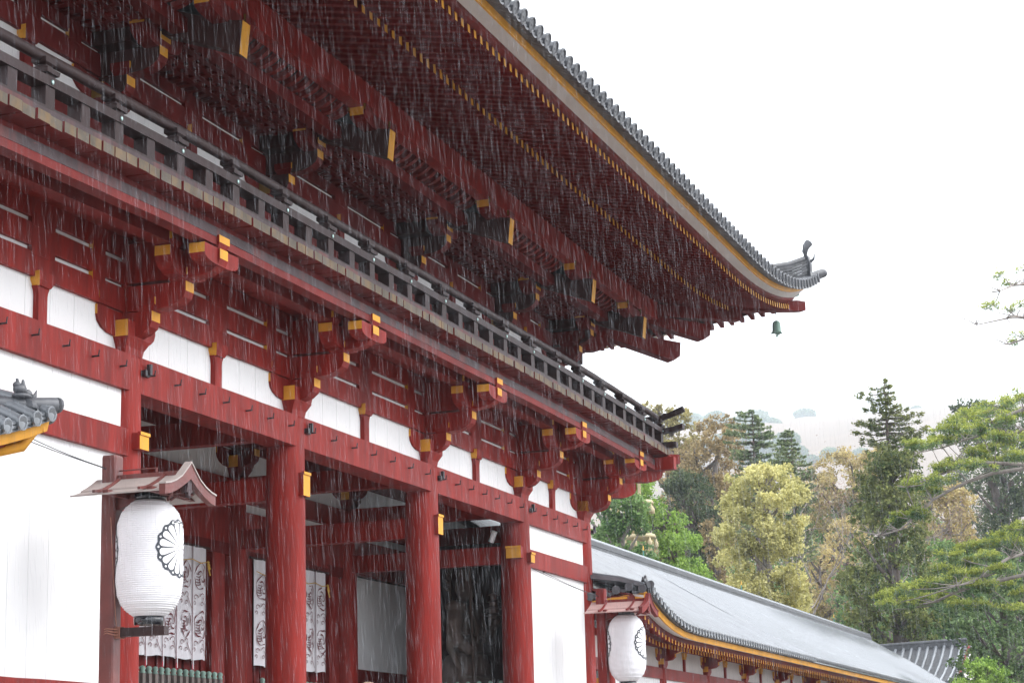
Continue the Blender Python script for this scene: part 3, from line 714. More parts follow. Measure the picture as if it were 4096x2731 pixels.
    mbuild(mb, 'corner_tile', TILE)
    # lion ornament on the corner tile
    c = (86.9, yE+.75, zE+e0+.38); mb = MB()
    mb.ball((c[0], c[1], c[2]+.15), (.62, .5, .22)); mb.ball((c[0]+.2, c[1], c[2]+.55), (.42, .33, .36)); mb.ball((c[0]-.32, c[1]-.05, c[2]+.38), (.33, .28, .3))
    mb.ball((c[0]-.62, c[1]-.05, c[2]+.22), (.18, .2, .14)); mb.ball((c[0]+.42, c[1]+.05, c[2]+.8), (.2, .2, .22))
    for q in ((.45, .02, 1.2), (.18, -.15, 1.15), (.05, .12, 1.0)): mb.tube([(c[0]+q[0]*.7, c[1]+q[1], c[2]+.7), (c[0]+q[0], c[1]+q[1], c[2]+q[2])], [.15, .07], 6)
    mb.tube([(c[0]-.5, c[1]-.1, c[2]+.2), (c[0]-.85, c[1]-.2, c[2]+.35), (c[0]-1.0, c[1]-.2, c[2]+.75)], [.16, .12, .02], 6)
    for q in (-.25, .2): mb.tube([(c[0]-.45, c[1]+q, c[2]+.35), (c[0]-.6, c[1]+q*1.2, c[2]-.05)], [.12, .1], 6)
    mb.v = [(c[0]+(a-c[0])*.78, c[1]+(b-c[1])*.78, c[2]+(d-c[2])*.62) for a, b, d in mb.v]; mbuild(mb, 'lion_ornament', TILE)
    # ridge of stacked tiles
    mb = MB()
    for k in range(5):
        w = .42-.03*k+(.06 if k % 2 else 0); z0 = zt-.35+k*.26
        mb.box(86, xend, yR-w, yR+w, z0, z0+.22)
    mbuild(mb, 'ridge', TILED)
    mb = MB(); mb.tube([(86, yR, zt+1.02), (200, yR, zt+1.0), (xend, yR, zt+1.02)], .27, 8); mb.box(86, xend, yR-1.1, yR-.55, zt-.62, zt-.28); mbuild(mb, 'ridge_cap', CROOF)
    # boards and beams of the eave
    sweep('eave_board', [(yE+.35, zE-.75), (yE+.5, zE-.72), (yE+.5, zE-.32), (yE+.25, zE-.32)], YEL)
    sweep('eave_soffit', [(yE+.5, zE-.70), (yE+1.35, zE-.55), (yE+1.35, zE-.45), (yE+.5, zE-.58)], SOFF)
    sweep('eave_beam', [(yE+1.3, zE-1.0), (yE+1.8, zE-.95), (yE+1.8, zE-.5), (yE+1.25, zE-.5)], REDF)
    sweep('rafter_board', [(yE+1.4, zE-.55), (1, zE+2.3), (1, zE+2.5), (yE+1.4, zE-.4)], REDU)
    mb = MB(); mb.loops([[(85.95, y, zE-.75+e0*(1-(y-yE)/22)-.02), (86.05, y, zE-.75+e0*(1-(y-yE)/22)), (86.05, y, zE-.25+e0*(1-(y-yE)/22)), (85.8, y, zE-.25+e0*(1-(y-yE)/22))] for y in (yE+.3, yE+2, yE+4.5, 0)], 0, 0, 0); mbuild(mb, 'eave_board', YEL)
    mb = MB(); mb.tube([(86.3, yE+.6, zE-.8+e0), (86.6, yE+.9, zE-1.4+e0), (87.5, yE+1.8, zE-1.75+e0)], [.2, .22, .2], 4); mbuild(mb, 'hip_rafter', [YEL])
    if not full:
        for k, px_ in enumerate((92.5, 108)): colmesh('column', 5, 14, .55, RED).build('column', RED, T, (MX(px_), 0, 0))
        mb = MB(); mb.box(88, xend, -.1, .1, 5, 16.8); mbuild(mb, 'wall_panel', WHITE); return T
    # rafters in two rows, the nearest as parts
    def row(nm, y0, z0, y1, z1, w, h, ph):
        n = 0; rest = MB(); x = 86.6+ph
        while x < xend:
            mb = MB() if n < 95 else rest; f = lift(x, y0)
            g = lift(x, y1)
            mb.loops([[(x-w, y0, z0-h+f), (x+w, y0, z0-h+f), (x+w, y0, z0+f), (x-w, y0, z0+f)], [(x-w, y1, z1-h+g), (x+w, y1, z1-h+g), (x+w, y1, z1+g), (x-w, y1, z1+g)]], 0, 1, 0)
            if n < 95: mbuild(mb, nm, [RED, YEL])
            n += 1; x += 1.0
        if n > 95: tag(mbuild(rest, nm+'_row', [RED, YEL]), kind='stuff')
    row('flying_rafter', -4.5, zE-.92, -2.9, zE-.15, .17, .36, 0)
    row('base_rafter', -3.1, zE-.95, .3, zE+.7, .19, .38, .1)
    sweep('rafter_batten', [(-3.2, zE-.95), (-2.8, zE-.85), (-2.8, zE-.5), (-3.2, zE-.6)], REDF)
    # wall: columns every 15.85 with small brackets
    cs = []; x = 92.9
    while x < xend: cs.append(x); x += 15.85
    colm = None; bs = None
    for k, x in enumerate(cs):
        if colm is None: colm = colmesh('column', 5, 14.9, .62, RED).build('column', RED, T, (MX(x), 0, 0))
        else: dup(colm, (MX(x), 0, 0), parent=T)
        if bs is None:
            mb = MB(); L = lambda q, z: [(-q, -q, z), (q, -q, z), (q, q, z), (-q, q, z)]
            mb.loops([L(.45, 0), L(.62, .45)], 0, 0, None); mb.loops([L(.62, .45), L(.62, .95)], [0, 1, 0, 1], None, 0)
            p = [(-1.5, 1.35), (-1.5, 1.05), (-1.2, .82), (-.6, .72), (.6, .72), (1.2, .82), (1.5, 1.05), (1.5, 1.35)]
            m = [1, 0, 0, 0, 0, 0, 1, 0]
            mb.loops([[(a, .25, z) for a, z in p], [(a, -.25, z) for a, z in p]], m, 0, 0)
            mb.loops([[(-.25, -a, z) for a, z in p], [(.25, -a, z) for a, z in p]], m, 0, 0)
            # the curling yellow-edged beam end in front
            q = [(0, 1.35), (1.6, 1.35), (2.3, 1.6), (2.9, 2.25), (2.6, 2.35), (2.0, 2.0), (0, 2.0)]
            mb.loops([[(-.22, -a, z) for a, z in q], [(.22, -a, z) for a, z in q]], [0, 1, 1, 1, 0, 0, 0], 0, 0)
            for s_ in (-1.2, 0, 1.2): mb.box(s_-.34, s_+.34, -.36, .36, 1.35, 1.8, [0, 0, 0, 0, 0, 1])
            bs = mb.build('bracket_set', [RED, YEL], T, (MX(x), 0, 14.75))
        else: dup(bs, (MX(x), 0, 14.75), parent=T)
    for k in range(len(cs)-1):
        x0, x1 = cs[k], cs[k+1]; xm = (x0+x1)/2
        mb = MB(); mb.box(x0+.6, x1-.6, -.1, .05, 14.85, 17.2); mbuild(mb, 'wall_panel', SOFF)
        mb = MB(); mb.box(x0+.4, x1-.4, -.42, .35, 13.95, 14.9); mbuild(mb, 'tie_beam', RED)
        mb = MB(); mb.box(xm-.2, xm+.2, -.3, .1, 14.9, 16.0); mb.box(xm-.3, xm+.3, -.35, .1, 16.0, 16.25, [0, 0, 1, 0, 0, 1]); mb.box(xm-.42, xm+.42, -.38, .1, 16.25, 16.6, [0, 0, 1, 0, 0, 1]); mbuild(mb, 'strut', [RED, YEL])
        if k < 3:
            mb = MB(); mb.box(x0+.5, x1-.5, -.15, .05, 5, 13.95); mbuild(mb, 'wall_panel', WHITE)
    mb = MB(); mb.box(88, cs[0]-.4, -.42, .35, 13.95, 14.9); mbuild(mb, 'tie_beam', RED)
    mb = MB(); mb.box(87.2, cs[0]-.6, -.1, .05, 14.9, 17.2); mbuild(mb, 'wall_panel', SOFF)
    mb = MB(); mb.box(88, xend, -.3, .4, 16.65, 17.2); mbuild(mb, 'eave_purlin', RED)
    mb = MB(); mb.box(89.5, 90.2, -1.0, -.3, 5, 14.2, [0, 0, 1, 1, 0, 1]); 
    return T
CROOF = mat('wet_grey_roof_tile', (.15, .16, .175), .18, .2, 1.2, spec=.6, bump=.12)
EC = corridor('roofed_corridor', 'long low corridor with wet grey tiled roof running away from the gate to the right', 1, 300)
WC = corridor('roofed_corridor', 'tile-ended eave corner with a small lion ornament at the left edge, before the white wall', -1, 112, full=False)
mbp = MB(); mbp.box(87.3, 87.75, -1.15, -.75, 9.0, 13.2, [0, 0, 1, 1, 0, 1]); mbp.build('gate_signboard_post', [RED, YEL], GATE)
# lightning rods on the corridor ridge
for i, (x, lab) in enumerate(((153.5, 'green lightning rod with orange tip on the corridor ridge, nearest the gate'), (201.2, 'green lightning rod on the ridge in front of the pale flowering tree'), (266.7, 'farthest green lightning rod, near the far end of the corridor ridge'))):
    r_ = thing('lightning_rod', lab, 'lightning rod', (x, 13.5, 27.6), 'lightning rods on the corridor ridge')
    mb = MB(); mb.tube([(0, 0, 0), (0, 0, 2.75)], [.11, .07], 6); mb.box(-.14, .14, -.14, .14, .55, .75); mb.build('rod', GREEN, r_)
    mb = MB(); mb.tube([(0, 0, 2.75), (0, 0, 3.25)], [.09, .07], 6); mb.build('rod_tip', CORD, r_)
# hall roof beyond the corridor's end, its ridge coming towards the court
W = thing('side_hall', 'far grey tiled roof with pale gutters behind the end of the corridor', 'hall', (310, 0, 0))
mb = MB(); L_ = [(0, 27.2), (-4, 25.2), (-9, 23.2), (-15, 21.3), (-21, 19.8)]
ys = [26, 12, 5, 0, -2.2]
mb.loops([[(x, y, z+.03*(12-y)) for x, z in L_]+[(-x, y, z+.03*(12-y)) for x, z in L_[::-1]] for y in ys], 0, None, None, closed=False); mb.build('roof_deck', TILED, W)
mb = MB(); y = 12.0
while y > -2: mb.tube([(x, y, z+.14+.03*(12-y)) for x, z in L_], .34, 6, 0); y -= 1.45
mb.build('tile_row', CROOF, W)
mb = MB(); mb.loops([[(-.5, y, 27.0+.03*(12-y)+.05*max(0, -y)), (.5, y, 27.0+.03*(12-y)), (.5, y, 27.9+.03*(12-y)+.05*max(0, -y)), (-.5, y, 27.9+.03*(12-y))] for y in ys], 0, 0, 0)
mb.tube([(0, y, 28.1+.03*(12-y)) for y in ys], .4, 8, 0); mb.build('ridge', TILED, W)
mb = MB(); mb.loops([[(0, -2.3, 27.1), (-21, -2.3, 19.9), (21, -2.3, 19.9)], [(0, -1.8, 27.1), (-21, -1.8, 19.9), (21, -1.8, 19.9)]], 0, 0, 0); mb.build('gable', SOFF, W)
mb = MB(); mb.tube([(0, -2.5, 27.4), (-21, -2.5, 20.0)], .28, 4, 0); mb.build('bargeboard', REDF, W)
mb = MB()
for i in range(14): mb.tube([(-1.5*i-.6, -1.7, 27.2-.36*(1.5*i+.6)+.25), (-1.5*i-.6, -3.0, 27.2-.36*(1.5*i+.6)+.1)], .3, 6, 0)
mb.build('verge_tile', CROOF, W)
mb = MB(); mb.box(-19, 19, -1.5, 25, 2.6, 19.5); mb.build('wall', WHITE, W)

# ---------------------------------------------------------------- paper lanterns on their posts
def lantern_R(z):       # body radius by height above the bottom ring, 0..4.85
    pts = [(0, .62), (.12, .80), (.3, 1.02), (.55, 1.2), (.9, 1.33), (1.5, 1.395), (2.4, 1.37), (3.2, 1.385), (3.8, 1.36), (4.25, 1.22), (4.5, 1.05), (4.7, .84), (4.85, .62)]
    for (a, ra), (b, rb) in zip(pts, pts[1:]):
        if z <= b: t = (z-a)/(b-a); t = t*t*(3-2*t)*.4+t*.6; return ra+(rb-ra)*t
    return .62
def make_lantern(loc, label, clean):
    T = thing('paper_lantern', label, 'paper lantern', loc, 'big paper lanterns in front of the gate')
    mb = MB(); pf = []; n = 56
    for i in range(n*4+1):
        z = 4.85*i/(n*4); k = i % 4; pf.append((lantern_R(z)+(-.030 if k == 0 else (.006 if k == 2 else -.006)), z))
    mb.lathe(pf, n=64); mb.build('lantern_body', PAPER if not clean else PAPER2, T)
    for z0, z1, r0, r1 in ((-.34, .02, .60, .62), (4.83, 5.12, .64, .66)):
        mb = MB(); mb.lathe([(r0-.05, z0), (r0, z0), (r0+.02, (z0+z1)/2), (r1, z1), (r1-.05, z1)], n=40); mb.build('lantern_ring', LACQ, T)
    # the sixteen-petalled flower crest, painted on the south and the north side of the paper
    def on(a0, u, v, off):
        z = 2.75+v; th = a0+u/1.38; r_ = lantern_R(z)+off; return (r_*math.cos(th), r_*math.sin(th), z)
    def poly(mb, a0, pts, off, m, sub=True):
        c = (sum(p[0] for p in pts)/len(pts), sum(p[1] for p in pts)/len(pts)); n = len(pts); rings = 5
        vs = [on(a0, c[0], c[1], off)]
        for r_ in range(1, rings+1):
            for p in pts: t = r_/rings; vs.append(on(a0, c[0]+(p[0]-c[0])*t, c[1]+(p[1]-c[1])*t, off))
        fs = [(0, 1+i, 1+(i+1) % n) for i in range(n)]
        for r_ in range(rings-1):
            for i in range(n): j = (i+1) % n; a = 1+r_*n; b = a+n; fs.append((a+i, b+i, b+j, a+j))
        mb.add(vs, fs, m)
    for a0 in (-math.pi/2, math.pi/2):
        mb = MB(); RR = 1.2
        poly(mb, a0, [((RR*(.985+.03*abs(math.cos(8*t)))+.02*math.cos(16*t))*math.cos(t), (RR*(.985+.03*abs(math.cos(8*t)))+.02*math.cos(16*t))*math.sin(t)) for t in [2*math.pi*i/128 for i in range(128)]], .010, 0)
        for k in range(16):
            t = 2*math.pi*(k+.5)/16; ca, sa = math.cos(t), math.sin(t); pts = []
            for q in [(.10, -.012), (.3, -.045), (.55, -.085), (.80, -.125), (.88, -.12), (.935, -.07), (.95, 0), (.935, .07), (.88, .12), (.80, .125), (.55, .085), (.3, .045), (.10, .012)]:
                q = (q[0]*RR*.945, q[1]*RR*.96); pts.append((q[0]*ca-q[1]*sa, q[0]*sa+q[1]*ca))
            poly(mb, a0, pts, .017, 1)
            t += math.pi/16; c = (RR*.925*math.cos(t), RR*.925*math.sin(t))
            poly(mb, a0, [(c[0]+.045*math.cos(j), c[1]+.045*math.sin(j)) for j in [j*.628 for j in range(10)]], .017, 1)
        poly(mb, a0, [(.10*math.cos(j), .10*math.sin(j)) for j in [j*.628 for j in range(10)]], .022, 1)
        mb.build('crest', [INK, PAPER2], T)
    return T
PAPER2 = mat('clean_lantern_paper', (.84, .83, .86), .6, .02, 3.0)
def make_post(loc, label, roofm, redm, worn):
    """loc: foot of the post on the ground; lantern axis is 1.75 further south"""
    T = thing('lantern_post', label, 'lantern post', loc, 'lantern posts in front of the gate')
    g = loc[2]; H = 19.25-g; Zr = 18.34-g
    mb = MB(); r = .34; c = .06
    L = lambda z: [(-r+c, -r, z), (r-c, -r, z), (r, -r+c, z), (r, r-c, z), (r-c, r, z), (-r+c, r, z), (-r, r-c, z), (-r, -r+c, z)]
    mb.loops([L(0), L(H-.1), [(a*.93, b*.93, c_) for a, b, c_ in L(H)]], 0, 0, 0); mb.build('post', redm, T)
    mb = MB(); mb.box(-.19, .19, -2.65, -.3, 11.64-g, 12.0-g); mb.build('lower_arm', OLD if worn else redm, T)
    mb = MB(); mb.loops([[(-.16, y, z0), (.16, y, z0), (.16, y, z1), (-.16, y, z1)] for y, z0, z1 in ((-.3, 16.9-g, 17.75-g), (-1.2, 17.25-g, 17.8-g), (-2.4, 17.4-g, 17.8-g), (-3.3, 17.45-g, 17.8-g))], 0, 0, 0)
    mb.box(-1.9, 1.9, -.9, -.65, 17.35-g, 17.55-g); mb.box(-1.9, 1.9, -2.95, -2.7, 17.35-g, 17.55-g)
    for sx in (-1.1, 1.1): mb.box(sx-.12, sx+.12, -3.2, -.1, 17.5-g, 17.68-g)
    mb.build('roof_bracket', redm, T)
    # little curved roof, ridge running out from the post
    def rz(x): t = abs(x)/2.25; return Zr-.1-.88*(1-max(0, 1-t)**1.55)-.1*max(0, t-1)
    xs = [-2.1, -1.8, -1.3, -.8, -.35, 0, .35, .8, 1.3, 1.8, 2.1]
    for sg in (-1, 1):
        mb = MB(); hs = [x for x in xs if x*sg >= 0]; hs = sorted(hs, key=abs)
        for (a, b, dz) in ((0, 1.28, .05), (1.2, 2.1, 0)):
            q = [x for x in hs if a-.01 <= abs(x) <= b+.01]+[sg*b]; q = sorted(set([round(v, 3) for v in q]+[sg*max(a, .02)]), key=abs)
            lo = [(x, rz(x)+dz) for x in q]; pl = lo+[(x, z-.07) for x, z in lo[::-1]]
            mb.loops([[(x, -3.42, z) for x, z in pl], [(x, .75, z) for x, z in pl]][::sg], 0, 0, 0)
        mb.build('roof_board', roofm, T)
    mb = MB()
    for y in (-2.55, -.45):
        for sg in (-1, 1): mb.loops([[(x, y-.06, rz(x)+.03), (x, y+.06, rz(x)+.03), (x, y+.06, rz(x)+.15), (x, y-.06, rz(x)+.15)] for x in [sg*v for v in (0, .35, .8, 1.3, 1.8, 2.28)]], 0, 0, 0)
    mb.box(-.14, .14, -3.4, -.2, Zr-.15, Zr+.06); mb.tube([(0, -2.1, Zr+.1), (0, -2.1, Zr+.28)], .05, 5); mb.tube([(0, -2.1, Zr+.26), (0, -.3, Zr+.26)], .03, 5)
    mb.build('roof_batten', redm, T)
    for sg in (-1, 1):
        mb = MB(); mb.loops([[(x, -3.72, rz(x)-.22), (x, -3.44, rz(x)-.22), (x, -3.44, rz(x)+.22+.25*max(0, 1-abs(x)/.9)), (x, -3.72, rz(x)+.22+.25*max(0, 1-abs(x)/.9))] for x in [sg*v for v in (0, .35, .8, 1.3, 1.8, 2.2)]], 0, 0, 0)
        mb.loops([[(x, -3.76, rz(x)+.2+.25*max(0, 1-abs(x)/.9)), (x, -3.42, rz(x)+.2+.25*max(0, 1-abs(x)/.9)), (x, -3.42, rz(x)+.27+.25*max(0, 1-abs(x)/.9)), (x, -3.76, rz(x)+.27+.25*max(0, 1-abs(x)/.9))] for x in [sg*v for v in (0, .35, .8, 1.3, 1.8, 2.24)]], 1, 1, 1)
        mb.build('bargeboard', [redm, roofm if worn else redm], T)
    mb = MB(); pl = [(0, 0), (-.2, -.12), (-.24, -.5), (-.36, -.72), (-.16, -.74), (-.1, -.95), (0, -.82), (.1, -.95), (.16, -.74), (.36, -.72), (.24, -.5), (.2, -.12)]
    mb.loops([[(x*.75, -3.66, Zr-.15+z) for x, z in pl], [(x*.75, -3.5, Zr-.15+z) for x, z in pl]], 0, 0, 0); mb.build('gable_pendant', EDGE if worn else redm, T)
    mb = MB()
    for sx in (-.9, .9): mb.tube([(sx, -3.3, 17.5-g), (sx*.6, -3.1, 17.3-g), (sx*.3, -2.9, 17.42-g), (sx*.1, -2.7, 17.2-g)], .07, 6)
    mb.build('carved_scroll', redm, T)
    if worn:
        mb = MB()
        for k in range(3): mb.tube([(-.25, .2, 11.75-g+.09*k), (-.42, -.1, 11.8-g+.09*k), (-.3, -.45, 11.7-g+.12*k), (.0, -.5, 11.8-g+.09*k), (.28, -.3, 11.78-g+.05*k)], .03, 5)
        for k in range(4): mb.tube([(-.21, -.36-.07*k, 11.6-g), (-.21, -.36-.07*k, 12.04-g), (.21, -.36-.07*k, 12.04-g), (.21, -.36-.07*k, 11.6-g), (-.21, -.36-.07*k, 11.6-g)], .03, 5)
        mb.tube([(-.2, -.42, 12-g), (-.3, -.3, 14-g), (-.42, -.2, 16.6-g)], .025, 5); mb.build('rope', ROPE, T)
    return T
make_post((7.78, -3.95, 2.6), 'weathered red lantern post with peeling roofed arm, before the left white wall', LROOF, LRED, True)
make_post((78.7, -3.95, 2.6), 'cleaner red lantern post with small pink-red roof, beside the right end of the gate', LROOFP, REDF, False)
make_lantern((7.9, -5.7, 12.42), 'large white ribbed paper lantern with dirt streak and black flower crest, at left', False)
make_lantern((78.98, -5.7, 12.42), 'smaller-looking clean white paper lantern hanging at the right end of the gate', True)
# guy wires from the post tops to the wall rail
for x0, xr, g_, lab in ((7.7, 4.4, 'a', 'thin guy wire from the left lantern post up to the wall rail'), (78.6, 75.2, 'b', 'thin guy wire from the right lantern post to the wall rail')):
    for k in (0, 1):
        mb = MB(); a = Vector((x0, -3.95, 18.65-.02*k)); b = Vector((xr+.0-3.6*k, -.75, 20.35+.1*k)); pts = []
        for i in range(9): t = i/8; q = a.lerp(b, t); pts.append((q.x, q.y, q.z-.12*math.sin(math.pi*t)))
        mb.tube(pts, .022, 5); mb.tube([pts[-1], (pts[-1][0], pts[-1][1]+.1, pts[-1][2]+.15)], .09, 6)
        tag(mb.build('guy_wire', IRON), lab+(', the shorter' if k == 0 else ', the longer'), 'wire', 'guy wires holding the lantern posts')

# ---------------------------------------------------------------- printed curtains in the door bays
def stroke(mb, pts, w, y, m):
    ls = []
    for i, p in enumerate(pts):
        a = pts[max(i-1, 0)]; b = pts[min(i+1, len(pts)-1)]; dx, dz = b[0]-a[0], b[1]-a[1]; q = math.hypot(dx, dz) or 1
        ww = w[i] if isinstance(w, list) else w; nx, nz = -dz/q*ww, dx/q*ww; ls.append([(p[0]+nx, y(p[0]), p[1]+nz), (p[0]-nx, y(p[0]), p[1]-nz)])
    mb.loops(ls, m, None, None, closed=False)
def curtain(x0, x1, yb, label):
    T = thing('door_curtain', label, 'curtain', ((x0+x1)/2, yb, 13.3), 'printed curtains in the doorways')
    xm = (x0+x1)/2; H = 7.0; N = 6; w = (x1-x0)/N
    def yy(x, z=0): return .10*math.sin((x-x0+xm)*2*math.pi/w*1.0+.6)+.05*math.sin((x+xm)*5.1)
    for k in range(N):
        mb = MB(); ls = []; a = x0-xm+k*w; n = 10
        for j in range(9):
            z = H*j/8; ls.append([(a+w*i/n+(.05*math.sin(z*1.3+k) if 0 < i < n else 0), yy(a+w*i/n)*(1-.5*j/8), z+(0 if j else .05*math.sin(k*2.1+i*.5))) for i in range(n+1)])
        mb.loops(ls, 0, None, None, True, closed=False)
        mb.loops([[(q[0], q[1]+.03, q[2]) for q in l] for l in ls[::-1]], 0, None, None, True, closed=False)
        cl = mb.build('curtain_strip', CLOTH, T)
        pr = MB(); c = a+w*.52; yo = lambda x: yy(x)-.06; rs = random.Random(k*5+int(x0))
        for zc_ in (5.15, 2.15):              # roundels
            R_ = .62; ph = rs.uniform(0, 6)
            pts = [(c+(R_+.05*math.sin(7*t+ph))*math.cos(t)*.82, zc_+(R_*1.28+.07*math.sin(5*t+ph))*math.sin(t)) for t in [i*6.283/30*.93+ph for i in range(30)]]
            stroke(pr, pts, [.035+.022*math.sin(i*.9) for i in range(30)], yo, 0)
            for q in range(4):
                t0 = ph+q*1.6; sp = [(c+(.08+.055*i)*math.cos(t0+.42*i)*.82, zc_+(.1+.075*i)*math.sin(t0+.42*i)*1.25) for i in range(8)]
                stroke(pr, sp, [.022+.008*i*(1 if i < 5 else -.5) for i in range(8)], yo, 0)
            for q in range(5): stroke(pr, [(c-.45+.02*q, zc_-.5+.17*q), (c-.22, zc_-.55+.17*q), (c-.12, zc_-.48+.17*q)], .024, yo, 0)
        for zc_ in (3.72, .85):               # cloud scrolls
            for (ox, oz, sg, s0) in ((-.42, .12, 1, .2), (.1, .18, -1, .23), (-.5, -.25, -1, .16), (.02, -.3, 1, .17)):
                sp = [(c+ox+sg*s0*(1-.1*i)*math.cos(.7*i), zc_+oz+s0*(1-.1*i)*math.sin(.7*i)*1.15) for i in range(9)]
                stroke(pr, sp, [.03-.002*i for i in range(9)], yo, 0)
            stroke(pr, [(c+.15, zc_+.1), (c+.35, zc_-.25), (c+.6, zc_-.55), (c+.75, zc_-.6)], [.035, .03, .02, .008], yo, 0)
        pr.build('printed_pattern', PRINT, T)
        if k < N-1:
            rb_ = MB(); e = a+w
            for q in (-.09, .07): rb_.loops([[(e+q-.045, yy(e)-.10-.02*(j % 2), z), (e+q+.045, yy(e)-.11, z)] for j, z in enumerate((7.0, 5, 3, 1, -.25, -.6))], 0 if q < 0 else 2, None, None, closed=False)
            rb_.loops([[(e-.12, yy(e)-.13, -.3), (e+.0, yy(e)-.13, -.3)], [(e-.14, yy(e)-.1, -.72), (e-.04, yy(e)-.13, -.85)]], 1, None, None, closed=False)
            rb_.build('ribbon', [RIBB, RIBR, CLOTH], T)
    mb = MB(); mb.tube([(x0-xm+.1*i*(x1-x0)*.999, -.2, 6.15-.16*abs(math.sin(i*1.571))) for i in range(11)], .03, 5)
    for q in range(4): mb.tube([(x1-xm-.25, -.22, 6.2-.1*q), (x1-xm-.05+.1*(q % 2), -.25, 5.9-.2*q)], .05, 5)
    mb.build('cord', CORD, T)
    mb = MB(); mb.box(x0-xm-.6, x1-xm+.4, -.06, .06, 6.98, 7.12); mb.build('curtain_rod', DARK, T)
curtain(18.2, 28.6, 12.9, 'white printed curtain in the doorway farthest left')
curtain(37.2, 48.55, 12.9, 'white curtain with dark red roundels behind the large left lantern')
curtain(55.3, 66.8, 12.9, 'white curtain with dark red roundels seen both sides of the second column')
# fences of green-tipped pickets
def picket_fence(name, label, x0, x1, y0, y1, zt, n):
    T = thing(name, label, 'fence', (x0, y0, Z0), 'picket fences inside the gate'); h = zt-Z0; p0 = None
    for i in range(n):
        t = i/max(1, n-1); X, Y = (x1-x0)*t, (y1-y0)*t
        if p0 is None:
            mb = MB(); mb.box(-.17, .17, -.12, .12, 0, h-.45, 0); mb.lathe([(.15, h-.45), (.19, h-.38), (.13, h-.3), (.19, h-.18), (.15, h-.06), (.02, h)], n=12, m=1); p0 = mb.build('picket', [GREYW, COPPER], T)
        else: dup(p0, (X, Y, 0), parent=T)
    mb = MB(); dx, dy = x1-x0, y1-y0
    for zz in (1.2, h-1.6): mb.loops([[(0-.1*(dy != 0), -.1*(dx != 0), zz), (.1*(dy != 0), .1*(dx != 0), zz), (.1*(dy != 0), .1*(dx != 0), zz+.35), (-.1*(dy != 0), -.1*(dx != 0), zz+.35)], [(dx-.1*(dy != 0), dy-.1*(dx != 0), zz), (dx+.1*(dy != 0), dy+.1*(dx != 0), zz), (dx+.1*(dy != 0), dy+.1*(dx != 0), zz+.35), (dx-.1*(dy != 0), dy-.1*(dx != 0), zz+.35)]], 0, 0, 0)
    mb.build('fence_rail', REDU, T)
GREYW = mat('grey_brown_picket_wood', (.16, .13, .12), .7, .3, 3.0)
picket_fence('picket_fence', 'green-tipped picket fence under the curtain left of the second column', 36.5, 49.3, 12.3, 12.3, 12.6, 18)
picket_fence('picket_fence', 'green-tipped picket fence under the curtain behind the second column', 55.3, 69.0, 12.3, 12.3, 12.5, 19)
picket_fence('picket_fence', 'picket fence with green knobs in front of the guardian statue', 71, 71, 1.3, 12.2, 12.5, 14)
# small white camera on the cross beam
T = thing('security_camera', 'small white security camera on the red beam before the guardian statue', 'security camera', (70.6, 1.7, 22.0))
mb = MB(); mb.tube([(0, 0, .25), (-.1, -.35, 1.0)], .2, 12); mb.build('camera_body', WHITE, T)
mb = MB(); mb.tube([(.1, .1, -.1), (.05, 0, .5)], .07, 6); mb.ball((.1, -.1, .95), (.1, .1, .12)); mb.tube([(0, .0, .2), (.28, -.05, .3)], .12, 8); mb.build('camera_bracket', IRON, T)
